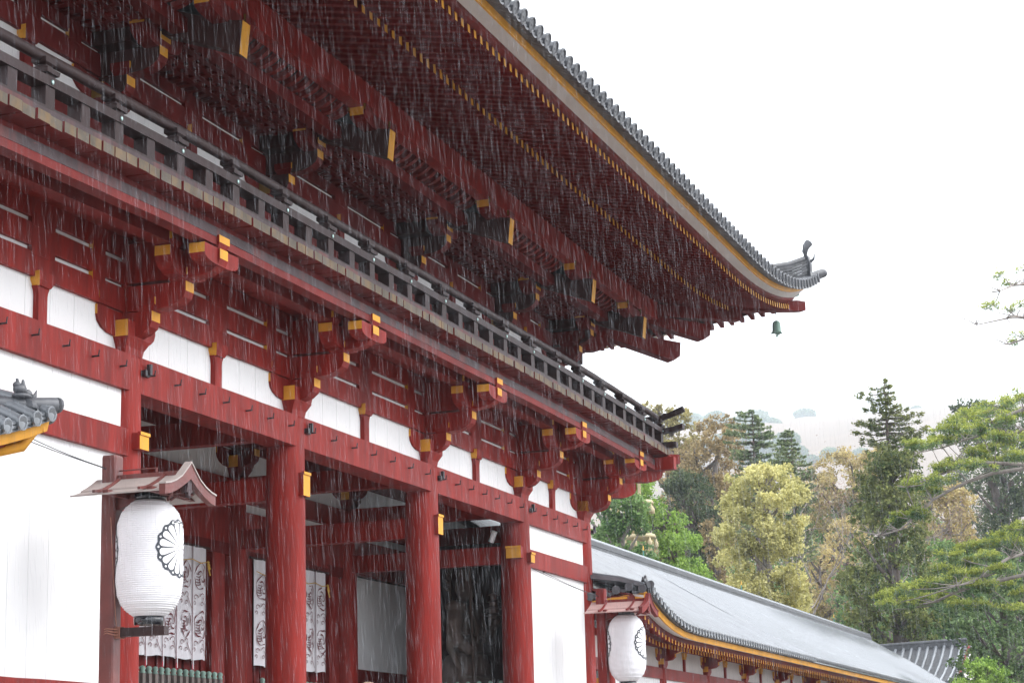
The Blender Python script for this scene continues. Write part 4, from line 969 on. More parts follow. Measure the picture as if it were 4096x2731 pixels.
# ---------------------------------------------------------------- guardian statue and the visitor
def remesh(o, vox, smooth=2):
    m = o.modifiers.new('remesh', 'REMESH'); m.mode = 'VOXEL'; m.voxel_size = vox; m.use_smooth_shade = True
    if smooth: s_ = o.modifiers.new('smooth', 'SMOOTH'); s_.iterations = smooth; s_.factor = .4
def statue():
    T = thing('guardian_statue', 'dark wooden guardian king statue holding a small pagoda in the dim right bay', 'statue', (79.2, 7.0, 6.5))
    mb = MB(); B = mb.ball
    B((0, 0, 13.55), (.78, .8, 1.15)); B((0, -.62, 13.45), (.16, .25, .22)); B((0, -.55, 13.0), (.42, .3, .3))          # head, nose, jaw
    for sx in (-1, 1):
        B((sx*.32, -.66, 13.85), (.26, .16, .1)); B((sx*.3, -.68, 13.62), (.13, .1, .07)); B((sx*.8, 0, 13.5), (.14, .25, .38)); B((sx*.38, -.6, 13.25), (.2, .15, .18))
    B((0, .1, 14.6), (.62, .62, .45)); B((0, .1, 15.1), (.3, .3, .4)); mb.tube([(0, 0, 12.0), (0, 0, 13.0)], [.75, .5], 12)
    B((0, 0, 11.6), (2.0, 1.1, .8)); B((0, 0, 10.5), (1.55, 1.15, 1.4)); B((0, -.2, 9.0), (1.35, 1.15, 1.2)); B((0, -.75, 8.75), (.55, .5, .5))
    mb.loops([[(q*math.cos(t)*w, q*math.sin(t), z) for t in [j*.3927 for j in range(16)]] for q, w, z in ((1.5, 1.05, 8.4), (1.75, 1.1, 7.8), (2.0, 1.2, 6.6), (1.9, 1.2, 6.1), (1.2, 1.1, 5.9))], 0, 0, 0, True)
    for sx in (-1, 1): mb.tube([(sx*.8, 0, 6.4), (sx*.95, -.1, 4), (sx*.95, 0, 1.6), (sx*.95, 0, .3)], [.95, .85, .6, .5], 12); B((sx*.95, -.5, .25), (.5, .95, .3))
    mb.tube([(-1.8, 0, 11.6), (-2.6, -.1, 10.6), (-2.7, -.5, 9.2), (-2.0, -1.1, 8.6)], [.75, .62, .5, .42], 12); B((-1.85, -1.2, 8.6), (.42, .42, .42))
    mb.tube([(1.8, 0, 11.6), (2.7, -.2, 10.4), (2.5, -1.0, 9.6), (1.75, -1.6, 10.6)], [.75, .65, .5, .42], 12); B((1.7, -1.7, 10.85), (.55, .5, .42))
    for k in range(5): mb.tube([(1.4+.16*k, -1.9, 10.85), (1.32+.18*k, -2.1, 11.1), (1.4+.16*k, -2.0, 11.35)], [.11, .10, .08], 6)
    for sx in (-1, 1): B((sx*1.9, 0, 11.9), (.85, .9, .5)); mb.tube([(sx*1.0, -1.0, 11.6), (sx*.9, -1.25, 10.2), (sx*.6, -1.25, 9.3)], .16, 6)
    for z, r_ in ((9.75, 1.5), (8.35, 1.6), (6.15, 2.2), (6.6, 2.28)): mb.tube([(r_*math.cos(j*.3927), r_*.92*math.sin(j*.3927)-.05, z+.12*math.sin(j*.9)) for j in range(17)], .13, 6)
    for k in range(7):
        a = -2.6+k*.35; mb.tube([(1.6*math.cos(a), 1.45*math.sin(a), 8.0), (2.1*math.cos(a), 1.9*math.sin(a), 6.7)], .1, 6)
    mb.tube([(-2.4, .4, 11), (-2.9, .2, 8.8), (-2.3, -.4, 7.2), (-2.7, -.2, 4.8)], [.25, .3, .22, .1], 8); mb.tube([(2.4, .4, 10), (2.8, .2, 7.8), (2.3, -.3, 5.6)], [.25, .3, .12], 8)
    remesh(mb.build('body', STAT, T), .032, 1)
    mb = MB()
    for k in range(4): z = 11.35+k*.52; w = .62-.09*k; mb.loops([[(1.7+a*w, -1.7+b*w, z+c_) for a, b in ((-1, -1), (1, -1), (1, 1), (-1, 1))] for a, b, c_ in ((0, 0, 0),)]+[[(1.7+a*w*.3, -1.7+b*w*.3, z+.2) for a, b in ((-1, -1), (1, -1), (1, 1), (-1, 1))]], 0, 0, 0); mb.box(1.7-w*.55, 1.7+w*.55, -1.7-w*.55, -1.7+w*.55, z-.3, z)
    mb.tube([(1.7, -1.7, 13), (1.7, -1.7, 14.2)], [.09, .03], 6); mb.build('miniature_pagoda', STATP, T)
    mb = MB(); mb.tube([(-2.3, -1.6, 3), (-2.1, -1.35, 8.6), (-2.1, -1.2, 15.0)], .12, 8); mb.build('staff', STAT, T)
    mb = MB(); mb.box(-3.2, 3.2, -2.4, 2.4, -1.5, .05); mb.build('plinth', STAT, T)
    mb = MB(); rs = random.Random(4)
    for k in range(34):
        a = math.pi*k/33; r_ = 1.9; x, z = r_*math.cos(a), 13.3+r_*math.sin(a)*1.1; l = .5+.5*(k % 2)+rs.random()*.2
        mb.tube([(x, .5, z), (x+l*.5*math.cos(a+.3), .5, z+l*.5*math.sin(a+.3)), (x+l*math.cos(a), .5, z+l*1.1*math.sin(a))], [.14, .1, .02], 5)
    mb.tube([(1.9*math.cos(j*.3927), .5, 13.3+2.09*math.sin(j*.3927)) for j in range(17)], .1, 6); mb.build('halo', STAT, T)
STATP = mat('pale_statue_pagoda', (.30, .22, .19), .7, .3, 2.0)
statue()
SKIN = mat('skin', (.58, .36, .27), .5, .08, 3.0); HAIR = mat('fair_brown_hair', (.20, .12, .08), .6, .35, 14.0); JKT = mat('navy_rain_jacket', (.05, .07, .14), .5, .15, 3.0); TRS = mat('grey_trousers', (.10, .10, .11), .8, .15, 3.0); SHOE = mat('dark_shoe', (.03, .03, .03), .5, .1, 3.0)
def person(loc, face):
    T = thing('person', 'visitor with fair curly hair, only the top of the head showing', 'person', loc); T.rotation_euler = (0, 0, face); q = 1/S
    def bld(mb, nm, m, vox=.012, sm=2): o = mb.build(nm, m, T, scale=1.0); remesh(o, vox, sm); return o
    mb = MB(); B = mb.ball
    B((0, 0, 1.615), (.077, .097, .118), n=16); B((0, -.055, 1.565), (.05, .05, .055)); B((0, -.098, 1.60), (.013, .02, .026)); B((0, -.092, 1.553), (.026, .012, .008))
    for s_ in (-1, 1): B((s_*.078, .005, 1.605), (.012, .022, .034)); B((s_*.032, -.088, 1.628), (.016, .012, .010)); B((s_*.032, -.088, 1.65), (.024, .014, .008))
    mb.tube([(0, .01, 1.38), (0, 0, 1.54)], [.062, .056], 12); mb.tube([(-.15, 0, 1.38), (.15, 0, 1.38)], .05, 10)
    mb.tube([(0, 0, .92), (0, 0, 1.15), (0, 0, 1.34)], [.14, .125, .13], 12)
    for s_ in (-1, 1):
        mb.tube([(s_*.09, 0, .94), (s_*.10, -.01, .5), (s_*.10, .01, .09)], [.085, .06, .038], 12); B((s_*.10, -.05, .045), (.04, .11, .04))
        mb.tube([(s_*.19, 0, 1.37), (s_*.24, .02, 1.1), (s_*.25, -.05, .86)], [.05, .042, .028], 10); B((s_*.25, -.07, .80), (.018, .036, .045))
        for k in range(4): mb.tube([(s_*.25, -.10+.02*k, .77), (s_*.247, -.105+.021*k, .735), (s_*.235, -.10+.02*k, .705-.006*(k % 2))], [.0095, .009, .0075], 6)
        mb.tube([(s_*.245, -.10, .82), (s_*.235, -.125, .785), (s_*.225, -.13, .76)], [.011, .010, .008], 6)
    bld(mb, 'body', SKIN, .006, 1)
    mb = MB(); B = mb.ball; rs = random.Random(3); B((0, .02, 1.655), (.086, .098, .095), n=14)
    for k in range(150):
        t = rs.uniform(0, 6.283); f = rs.uniform(-.15, 1.5); y_ = math.cos(f)*math.sin(t)
        if y_ < -.35 and f < .75: continue
        B((.088*math.cos(f)*math.cos(t), .02+.10*y_, 1.645+.10*math.sin(f)), rs.uniform(.012, .024), n=6)
    bld(mb, 'hair', HAIR, .006, 0)
    mb = MB(); mb.tube([(0, 0, .84), (0, 0, 1.1), (0, 0, 1.33), (0, 0, 1.44)], [.175, .165, .17, .08], 16); mb.tube([(-.17, 0, 1.37), (.17, 0, 1.37)], .07, 12); mb.tube([(0, .03, 1.42), (0, .06, 1.5)], [.1, .08], 12)
    for s_ in (-1, 1): mb.tube([(s_*.19, 0, 1.37), (s_*.245, .02, 1.1), (s_*.252, -.05, .85)], [.072, .062, .046], 12)
    bld(mb, 'jacket', JKT)
    mb = MB(); mb.tube([(0, 0, .98), (0, 0, .82)], [.155, .15], 14)
    for s_ in (-1, 1): mb.tube([(s_*.085, 0, .92), (s_*.10, -.01, .5), (s_*.10, .01, .09)], [.10, .078, .062], 12)
    bld(mb, 'trousers', TRS)
    for s_ in (-1, 1): mb = MB(); mb.ball((s_*.10, -.05, .045), (.052, .135, .05)); bld(mb, 'shoe', SHOE)
person((-15.3, -25.4, 2.32), D2R(205))
# ---------------------------------------------------------------- gilded finial beyond the corridor
T = thing('gilded_finial', 'tall gilded bronze pagoda finial half hidden among green trees above the corridor roof', 'pagoda finial', (282, 49.6, 2.6))
mb = MB(); mb.tube([(0, 0, 0), (0, 0, 62)], .28, 10); mb.box(-1.6, 1.6, -1.6, 1.6, 0, 1.2); mb.build('mast', GOLD, T)
for k, z in enumerate((26, 32.3, 38.5, 44.6, 50.6, 56.4)):
    r_ = 3.3-.22*k; mb = MB(); mb.lathe([(r_*.55, -.5), (r_, -.25), (r_*1.02, .05), (r_*.93, .45), (r_*.5, .62), (.3, .7), (.3, -.55)], n=28); mb.build('ring', GOLD, T, (0, 0, z))
    for j in range(6):
        a = j*1.047+.3*k; mb = MB(); mb.lathe([(.35, -1.2), (.42, -1.1), (.4, -.35), (.25, -.2), (.1, .3)], n=12); mb.build('hanging_bell', GOLD, T, (r_*1.0*math.cos(a), r_*math.sin(a), z-.6))
mb = MB(); mb.lathe([(.3, 0), (1.1, .6), (1.3, 1.4), (.8, 2.4), (.1, 3.4)], n=16); mb.build('jewel', GOLD, T, (0, 0, 62))

# tree outlines (height, left, right of the trunk), in shaku
TR = {
 'camphor': ((354.1,42.5), [(70.7,-3.5,3.3),(68.6,-6.8,5.9),(65.4,-8.8,7.0),(61.7,-10.3,9.0),(57.2,-12.3,9.0),(52.7,-13.7,8.0),(48.2,-11.4,6.5),(43.6,-10.2,7.5),(39.1,-9.3,9.1),(34.7,-8.4,8.8),(28.4,-7.8,7.4)]),
 'lefta': ((242.8,41.5), [(49.8,-2.2,0.8),(47.7,-3.7,3.5),(45.0,-4.7,4.8),(41.5,-5.2,4.6),(38.1,-5.7,4.5),(34.1,-5.8,5.0),(30.0,-5.3,4.9)]),
 'leftb': ((290.0,46.3), [(58.6,-5.7,-2.8),(56.0,-8.3,-1.7),(52.9,-7.7,0.5),(50.4,-5.4,4.0),(47.3,-4.8,5.5),(44.2,-4.9,5.6),(41.0,-5.0,7.8),(37.1,-4.4,8.4),(32.5,-3.8,8.2),(28.7,-3.9,6.9)]),
 'olive': ((571.9,119.8), [(125.4,-8.4,-1.3),(122.0,-9.2,6.3),(117.7,-8.6,9.7),(112.6,-8.1,11.6),(107.0,-8.3,11.3),(99.9,-8.6,8.2)]),
 'orange': ((495.4,88.6), [(106.0,1.5,6.4),(103.3,-2.9,9.4),(99.5,-6.2,12.3),(94.6,-11.9,13.3),(89.1,-13.3,11.8),(84.2,-14.8,8.5),(78.1,-15.0,7.0),(70.7,-16.5,6.6),(61.0,-16.9,6.2)]),
 'darkoak': ((445.7,80.7), [(82.6,-3.6,3.1),(79.8,-9.4,6.3),(75.2,-10.7,7.8),(69.6,-8.6,7.5),(62.9,-6.7,6.7),(56.2,-4.7,6.4)]),
 'russet': ((415.1,68.2), [(66.6,-3.3,-0.2),(62.4,-4.5,0.7),(57.1,-3.2,1.5),(51.9,-0.8,3.3),(46.7,-2.1,4.1)]),
 'gold': ((707.4,81.2), [(126.5,2.6,10.0),(124.4,-14.9,12.3),(119.7,-18.9,15.3),(113.1,-21.2,16.5),(104.8,-21.7,16.0),(94.9,-20.6,15.4)]),
 'gold2': ((500.3,23.6), [(83.3,-4.0,2.0),(79.6,-7.2,7.7),(74.9,-8.7,8.5),(70.1,-9.0,7.6),(64.8,-8.7,6.6),(60.1,-7.9,3.9)]),
 'cedar': ((329.7,12.3), [(66.5,-5.0,3.0),(64.4,-7.1,5.8),(61.0,-7.6,5.3),(56.8,-7.3,6.1),(52.6,-9.2,7.9),(48.4,-10.5,7.7),(44.2,-11.3,7.5),(39.3,-11.6,8.3),(34.3,-11.3,8.8),(29.4,-10.1,7.6),(25.3,-9.5,6.1)]),
 'cedartop': ((332.9,13.1), [(81.5,-3.0,-0.5),(79.6,-4.0,1.1),(77.0,-5.0,2.3),(74.8,-4.3,5.9),(72.6,-5.5,7.3),(70.0,-5.4,6.9),(67.5,-4.3,2.5)]),
 'back': ((572.8,16.0), [(117.5,-10.9,-6.9),(115.8,-14.4,-1.7),(109.6,-12.1,8.2),(100.7,-14.1,16.5),(89.9,-13.5,15.7),(79.3,-11.6,14.8),(66.0,-11.2,13.8),(53.0,-16.1,12.8)]),
 'lowpine': ((251.8,-15.1), [(37.8,-4.4,8.1),(33.7,-9.3,7.8),(29.8,-12.2,7.5),(26.6,-10.4,7.3),(23.3,-8.0,7.0),(19.4,-8.9,6.7),(16.2,-9.2,6.4)]),
 'bush': ((213.6,-15.6), [(19.9,-1.7,1.2),(18.7,-3.5,3.1),(16.7,-4.5,4.1),(13.9,-4.7,4.5)]),
 'midgreen': ((400.1,10.6), [(56.2,-5.9,4.3),(51.3,-5.7,6.9),(46.5,-6.0,6.5),(40.7,-7.4,6.1),(36.0,-7.7,1.9)]),
 'fir1': ((467.1,69.2), [(101.9,-2.4,-0.8),(99.3,-5.3,1.2),(96.3,-6.4,4.1),(93.3,-6.8,6.3),(89.8,-4.9,5.6),(86.3,-5.0,7.1),(81.6,-5.2,6.3)]),
 'fir2': ((447.6,55.1), [(91.6,-2.4,-1.1),(88.3,-3.5,1.1),(84.9,-4.6,3.3),(81.5,-5.5,5.4),(78.1,-4.8,5.4),(72.6,-3.4,4.3)]),
 'bare': ((424.6,40.7), [(74.7,-1.6,4.7),(68.9,-5.6,5.9),(62.7,-8.0,5.0),(55.4,-8.9,3.5),(48.1,-8.3,3.1),(39.8,-7.7,3.7),(33.7,-6.0,4.3)]),
}
PB = [
   [(170.3,-31.7,58.8),(169.2,-28.6,59.9),(164.0,-27.8,58.7),(158.7,-26.8,57.0)] ,
   [(170.2,-31.4,54.9),(169.1,-28.3,56.0),(167.3,-27.6,55.8),(165.4,-26.7,55.3),(162.7,-23.6,54.3)] ,
   [(170.1,-31.2,52.4),(169.0,-28.1,53.5),(170.0,-26.3,53.2)] ,
   [(169.9,-30.5,42.5),(168.8,-27.4,43.0),(169.1,-25.7,42.7),(169.6,-24.6,43.3),(169.9,-22.6,43.0),(170.1,-20.6,42.6),(170.1,-18.0,41.9),(170.0,-15.2,41.5)] ,
   [(169.7,-30.2,38.1),(168.7,-27.0,38.6),(167.5,-23.8,38.2),(166.6,-21.0,37.3),(166.0,-19.3,36.5),(165.2,-17.1,35.3),(164.9,-16.1,34.2),(164.5,-15.0,33.3),(163.9,-13.3,32.0),(163.2,-11.3,31.5)] ,
   [(169.5,-29.4,28.5),(168.4,-26.3,29.0),(166.3,-25.0,28.5),(164.0,-23.3,27.3),(161.9,-22.1,26.0),(159.4,-19.9,25.1)] ,
   [(169.4,-29.3,26.2),(168.4,-26.2,26.7),(168.7,-22.7,26.1),(169.1,-19.6,25.6),(170.1,-18.1,25.2),(170.8,-15.7,24.4),(171.5,-13.3,23.9),(171.6,-9.4,23.8)] ,
   [(169.9,-30.7,44.9),(168.8,-27.5,45.4),(169.0,-24.9,44.6),(169.4,-22.9,44.1),(169.4,-19.9,43.8)] ,
   [(169.8,-30.2,38.9),(166.6,-21.0,39.5),(164.7,-18.7,38.2),(162.9,-16.5,37.2),(161.3,-14.8,36.4)] ,
]
PT = [(161.6,-26.8,59.5,0.7),(164.3,-27.2,59.2,0.7),(174.1,-28.1,62.9,0.6),(169.0,-24.0,57.6,0.6),(161.4,-25.8,56.2,0.7),(167.9,-28.2,57.3,0.8),(168.2,-26.8,57.0,0.6),(163.3,-28.3,52.9,0.7),(172.5,-26.7,54.0,0.5),(158.5,-16.6,40.6,1.0),(163.5,-17.4,41.5,1.0),(166.0,-18.6,42.1,0.8),(164.9,-19.5,43.1,1.1),(167.9,-20.4,44.4,1.3),(170.8,-21.6,45.4,1.3),(174.9,-22.7,46.5,1.4),(164.5,-25.5,45.3,1.4),(171.0,-26.6,47.1,1.4),(171.9,-26.9,45.4,1.2),(164.7,-25.8,43.6,1.1),(159.0,-23.5,41.9,1.2),(174.3,-20.1,43.8,1.0),(164.5,-24.7,41.7,1.0),(165.3,-26.5,41.4,1.1),(173.8,-22.7,41.9,1.0),(168.3,-21.8,40.7,0.9),(165.1,-18.2,38.7,1.2),(170.6,-19.3,40.1,1.2),(159.2,-22.5,38.0,1.3),(168.3,-15.7,37.7,1.1),(162.4,-15.1,36.6,0.9),(158.8,-18.5,36.7,1.0),(170.2,-23.5,40.1,1.1),(175.3,-25.0,41.0,1.1),(163.8,-27.3,39.4,0.9),(166.2,-13.6,33.7,0.9),(161.4,-15.8,33.5,0.8),(167.8,-12.6,33.3,0.6),(168.8,-16.6,36.7,0.9),(163.8,-26.7,31.4,1.2),(173.3,-24.3,31.6,1.1),(170.0,-23.1,30.7,1.1),(169.8,-21.4,30.4,1.1),(171.5,-19.5,30.2,0.9),(164.7,-19.0,28.9,1.0),(169.7,-17.4,28.0,0.8),(172.6,-20.0,28.9,0.9),(160.6,-23.3,28.1,0.8),(174.0,-25.3,30.7,0.9),(164.2,-19.4,26.7,0.8),(166.3,-21.3,26.9,0.8),(161.8,-24.4,26.9,0.8),(166.4,-10.7,24.9,0.7),(160.1,-12.4,23.5,0.7),(169.8,-12.0,25.5,1.0),(160.7,-14.8,25.1,1.1),(165.8,-15.6,25.8,1.1),(163.7,-17.5,25.8,1.2),(167.8,-18.9,26.1,1.2),(161.6,-21.5,25.2,1.1),(162.0,-23.3,24.9,1.1),(171.9,-24.2,25.8,1.2),(172.4,-25.6,25.1,1.1),(165.2,-13.6,23.9,0.9),(171.4,-14.4,24.8,0.8),(161.5,-20.7,23.2,1.1),(172.5,-20.9,23.7,0.9),(162.6,-25.7,22.5,0.9),(173.0,-16.7,25.0,0.9) ]
def leafmat(name, c0, c1, tr=.3):
    m = bpy.data.materials.new(name); m.use_nodes = True; nt = m.node_tree; N, L = nt.nodes, nt.links; N.remove(N['Principled BSDF'])
    g = N.new('ShaderNodeNewGeometry'); n1 = N.new('ShaderNodeTexNoise'); n1.inputs['Scale'].default_value = .55; n1.inputs['Detail'].default_value = 3
    L.new(g.outputs['Position'], n1.inputs['Vector']); ad = N.new('ShaderNodeMath'); ad.operation = 'MULTIPLY_ADD'; L.new(g.outputs['Random Per Island'], ad.inputs[0]); ad.inputs[1].default_value = .45
    L.new(n1.outputs[0], ad.inputs[2]); r = N.new('ShaderNodeValToRGB'); r.color_ramp.elements[0].position = .42; r.color_ramp.elements[1].position = 1.0
    r.color_ramp.elements[0].color = c0+(1,); r.color_ramp.elements[1].color = c1+(1,); L.new(ad.outputs[0], r.inputs[0])
    d = N.new('ShaderNodeBsdfDiffuse'); t = N.new('ShaderNodeBsdfTranslucent'); mx_ = N.new('ShaderNodeMixShader'); mx_.inputs[0].default_value = tr
    L.new(r.outputs[0], d.inputs[0]); L.new(r.outputs[0], t.inputs[0]); L.new(d.outputs[0], mx_.inputs[1]); L.new(t.outputs[0], mx_.inputs[2]); L.new(mx_.outputs[0], N['Material Output'].inputs[0]); return m
RTV = np.array([.32623, -.94529, 0]); FH = np.array([.94529, .32623, 0])
def leaves(name, P, size, m, parent, flat=0.0, asp=.6, org=(0, 0, 0)):
    """one small rhombic leaf spray at every point, turned at random"""
    n = len(P); a = RNG.normal(size=(n, 3)); a[:, 2] *= (1-flat); a /= np.linalg.norm(a, axis=1)[:, None]+1e-9
    b = RNG.normal(size=(n, 3)); b[:, 2] *= (1-flat); b -= (b*a).sum(1)[:, None]*a; b /= np.linalg.norm(b, axis=1)[:, None]+1e-9
    s_ = size*RNG.uniform(.6, 1.35, (n, 1)); V = np.empty((n, 4, 3)); P = P-np.array(org)
    V[:, 0] = P-a*s_; V[:, 1] = P-b*s_*asp; V[:, 2] = P+a*s_; V[:, 3] = P+b*s_*asp; V *= S
    me = bpy.data.meshes.new(name); me.vertices.add(4*n); me.vertices.foreach_set('co', V.astype(np.float32).ravel()); me.loops.add(4*n); me.loops.foreach_set('vertex_index', np.arange(4*n, dtype=np.int32))
    me.polygons.add(n); me.polygons.foreach_set('loop_start', np.arange(0, 4*n, 4, dtype=np.int32)); me.update(calc_edges=True); me.validate()
    me.materials.append(m); o = bpy.data.objects.new(name, me); COL.objects.link(o); o.parent = parent; return o
def profile(rows, z):
    r_ = sorted(rows)
    if z <= r_[0][0]: return r_[0][1], r_[0][2]
    for (za, a, b), (zb, c, d) in zip(r_, r_[1:]):
        if z <= zb: t = (z-za)/(zb-za+1e-9); return a+(c-a)*t, b+(d-b)*t
    return r_[-1][1], r_[-1][2]
def tree(kind, key, label, m, br, nleaf, lsize, cat='tree', bark=None, dens=1.0, deep=.8, zlow=None, group=None, rows=None, pos=None, flat=.1):
    if rows is None: pos, rows = TR[key]
    T = thing(kind, label, cat, (pos[0], pos[1], 2.6), group); zt = max(r_[0] for r_ in rows); zl = min(r_[0] for r_ in rows) if zlow is None else zlow
    org = np.array([pos[0], pos[1], 2.6]); C_ = []; k = 0
    area = sum((b-a) for _, a, b in rows)/len(rows)*(zt-zl); nb = int(dens*area/(br*br)*1.15)+3
    while len(C_) < nb and k < 9000:
        k += 1; z = RNG.uniform(zl, zt-br*.5); a, b = profile(rows, z); w = (b-a)/2; c = (a+b)/2; rr = br*RNG.uniform(.6, 1.25)
        u = c+RNG.uniform(-1, 1)*max(.1, w-rr*.75); lim = math.sqrt(max(0, 1-((u-c)/(w+.01))**2))*w*deep; v = RNG.uniform(-1, 1)*lim
        if v > 0 and RNG.random() < .45: v = -v
        C_.append((u, v, z, rr))
    C_ = np.array(C_); per = RNG.multinomial(nleaf, C_[:, 3]**2/np.sum(C_[:, 3]**2)); P = []
    for (u, v, z, rr), q in zip(C_, per):
        if q < 1: continue
        ns = max(5, q//14); sub = RNG.normal(size=(ns, 3)); sub /= np.linalg.norm(sub, axis=1)[:, None]; sub *= RNG.uniform(.62, 1.05, (ns, 1)); sub[:, 2] = sub[:, 2]*.8
        d = sub[RNG.integers(0, ns, q)]*rr+RNG.normal(size=(q, 3))*rr*.16
        P.append(np.array([pos[0], pos[1], 0])+(u+d[:, :1])*RTV+(v+d[:, 1:2])*FH+np.concatenate([np.zeros((q, 2)), z+d[:, 2:]], 1))
    leaves('crown', np.concatenate(P), lsize, m, T, flat, org=org)
    mb = MB(); h = zt-2.6; a, b = profile(rows, zl+.3*(zt-zl)); cx_ = (a+b)/2*.5; tr_ = max(.35, h*.022)
    tp_ = [(0, 0, 0), tuple(RTV*cx_*.4+np.array([0, 0, h*.35])), tuple(RTV*cx_+np.array([0, 0, h*.65])), tuple(RTV*(sum(profile(rows, zt-2))/2)+np.array([0, 0, h*.93]))]
    mb.tube(tp_, [tr_*1.2, tr_, tr_*.7, tr_*.2], 8)
    for i in RNG.permutation(len(C_))[:min(26, len(C_))]:
        u, v, z, rr = C_[i]; zz = z-2.6; z0 = max(h*.15, zz-abs(u)*.9-2); t = z0/h; base = np.array(tp_[1])*(1-min(1, t))+np.array(tp_[2])*min(1, t); base[2] = z0
        end = RTV*u+FH*v+np.array([0, 0, zz]); mid = (base+end)/2+np.array([0, 0, -.08*abs(u)]); mb.tube([tuple(base), tuple(mid), tuple(end)], [tr_*.38, tr_*.24, tr_*.06], 5)
    mb.build('trunk', bark or BARKD, T); return T
def conifer(key, label, m, step, nl, ls, group=None, clump=0, below=14):
    pos, rows = TR[key]; T = thing('conifer', label, 'conifer', (pos[0], pos[1], 2.6), group); zt = max(r_[0] for r_ in rows); zl = min(r_[0] for r_ in rows); org = np.array([pos[0], pos[1], 2.6]); P = []; mb = MB()
    h = zt-2.6; mb.tube([(0, 0, 0), (0, 0, h*.6), (0, 0, h-.3)], [h*.014, h*.009, .08], 8); z = zl-below
    while z < zt:
        a, b = profile(rows, max(z, zl)); nb = 7
        for j in range(nb):
            th = RNG.uniform(0, 6.283); cs_, sn = math.cos(th), math.sin(th); L_ = (b if cs_ > 0 else -a)*(abs(cs_)*.9+.25)*RNG.uniform(.75, 1.08)+.5; L_ = max(L_, .6)
            d = RTV*cs_+FH*sn; q = int(nl*max(1, L_)*.35); t = RNG.uniform(.12, 1, q)**.75; sp = (1.05-t)*L_*.30+.25
            t = np.clip((np.ceil(t*clump)-.35)/clump+RNG.normal(size=q)*.055, .1, 1.08) if clump else t; side = np.cross(d, [0, 0, 1]); Pz = z-.10*L_*t+.16*L_*t*t+RNG.normal(size=q)*.22
            P.append(np.stack([pos[0]+d[0]*L_*t+side[0]*RNG.uniform(-1, 1, q)*sp, pos[1]+d[1]*L_*t+side[1]*RNG.uniform(-1, 1, q)*sp, Pz], 1))
            e = d*L_*.9; mb.tube([(0, 0, z-2.6), (e[0]*.5, e[1]*.5, z-2.6-.05*L_), (e[0], e[1], z-2.6+.04*L_)], [.14, .09, .03], 4)
        z += step*RNG.uniform(.8, 1.2)
    leaves('crown', np.concatenate(P), ls, m, T, .55, .45, org); mb.build('trunk', BARKD, T)
LPALE = leafmat('pale_flowering_leaf', (.30, .29, .10), (.80, .75, .36), .38); LBRI = leafmat('bright_spring_leaf', (0.102, 0.189, 0.043), (0.392, 0.551, 0.131), .35); LGRN = leafmat('mid_green_leaf', (0.058, 0.123, 0.051), (0.246, 0.362, 0.131), .3)
LOLV = leafmat('olive_leaf', (0.160, 0.145, 0.065), (0.522, 0.450, 0.189), .3); LORG = leafmat('russet_leaf', (.17, .14, .075), (.50, .38, .20), .3); LDRK = leafmat('dark_evergreen_leaf', (0.041, 0.065, 0.041), (0.145, 0.174, 0.087), .2); LFIR = leafmat('fir_needle', (0.08, 0.13, 0.07), (0.36, 0.42, 0.21), .2)
LCED = leafmat('cedar_spray', (0.051, 0.087, 0.032), (0.275, 0.290, 0.102), .25); LGLD = leafmat('golden_leaf', (0.232, 0.189, 0.087), (0.638, 0.522, 0.246), .3); LRUS = leafmat('reddish_bud', (0.189, 0.116, 0.102), (0.392, 0.261, 0.217), .2); LPIN = leafmat('young_pine_needle', (.17, .22, .05), (.50, .54, .14), .3)
LPIND = leafmat('old_pine_needle', (0.058, 0.109, 0.051), (0.246, 0.334, 0.145), .2)
tree('broadleaf_tree', 'camphor', 'tall rounded tree covered in pale yellow-green blossom behind the corridor roof', LPALE, 2.2, 52000, .33, bark=BARK)
tree('broadleaf_tree', 'lefta', 'mid green tree in front of the gilded finial, beside the gate corner', LGRN, 1.6, 13000, .27, dens=.8, bark=BARK)
tree('broadleaf_tree', 'leftb', 'bright spring-green tree just right of the gilded finial', LBRI, 1.9, 17000, .28)
tree('broadleaf_tree', 'olive', 'thin pale olive tree rising behind the balcony corner', LOLV, 2.6, 9000, .42, dens=.6)
tree('broadleaf_tree', 'orange', 'large russet and yellow tree behind the balcony end', LORG, 3.0, 24000, .42)
tree('broadleaf_tree', 'darkoak', 'dark evergreen tree below the russet crown', LDRK, 2.6, 12000, .42)
tree('broadleaf_tree', 'russet', 'small rusty brown tree between the bright green and the pale tree', LORG, 1.4, 3500, .35)
tree('broadleaf_tree', 'gold', 'wide golden tree on the slope left of the tall cedar', LGLD, 3.4, 20000, .5)
tree('broadleaf_tree', 'gold2', 'yellowish tree behind the bare pine twigs right of the cedar', LGLD, 2.2, 8000, .4, bark=BARK)
tree('broadleaf_tree', 'back', 'broad dark blue-green tree behind the pine at the right edge', LDRK, 3.6, 22000, .5, dens=.9)
tree('broadleaf_tree', 'midgreen', 'dull green tree low between the cedar and the pine', LGRN, 2.4, 9000, .38)
tree('cedar_tree', 'cedar', 'massive dark yellow-green cedar above the far hall roof', LCED, 2.1, 30000, .32)
conifer('cedartop', 'open-topped cedar crown rising alone against the white sky', LCED, 1.05, 70, .27, clump=3, below=4)
tree('pine_tree', 'lowpine', 'green pine in the lower right corner covering the far hall', LPIND, 1.5, 16000, .30, dens=1.0, flat=.3)
tree('bush', 'bush', 'yellow-green bush at the bottom right edge', LBRI, 1.1, 5000, .2, cat='bush')
conifer('fir1', 'layered fir tree behind the pale flowering tree, the taller of two', LFIR, 1.15, 75, .36, 'firs behind the corridor')
conifer('fir2', 'slender fir tree to the right of the taller one', LFIR, 1.05, 70, .34, 'firs behind the corridor')
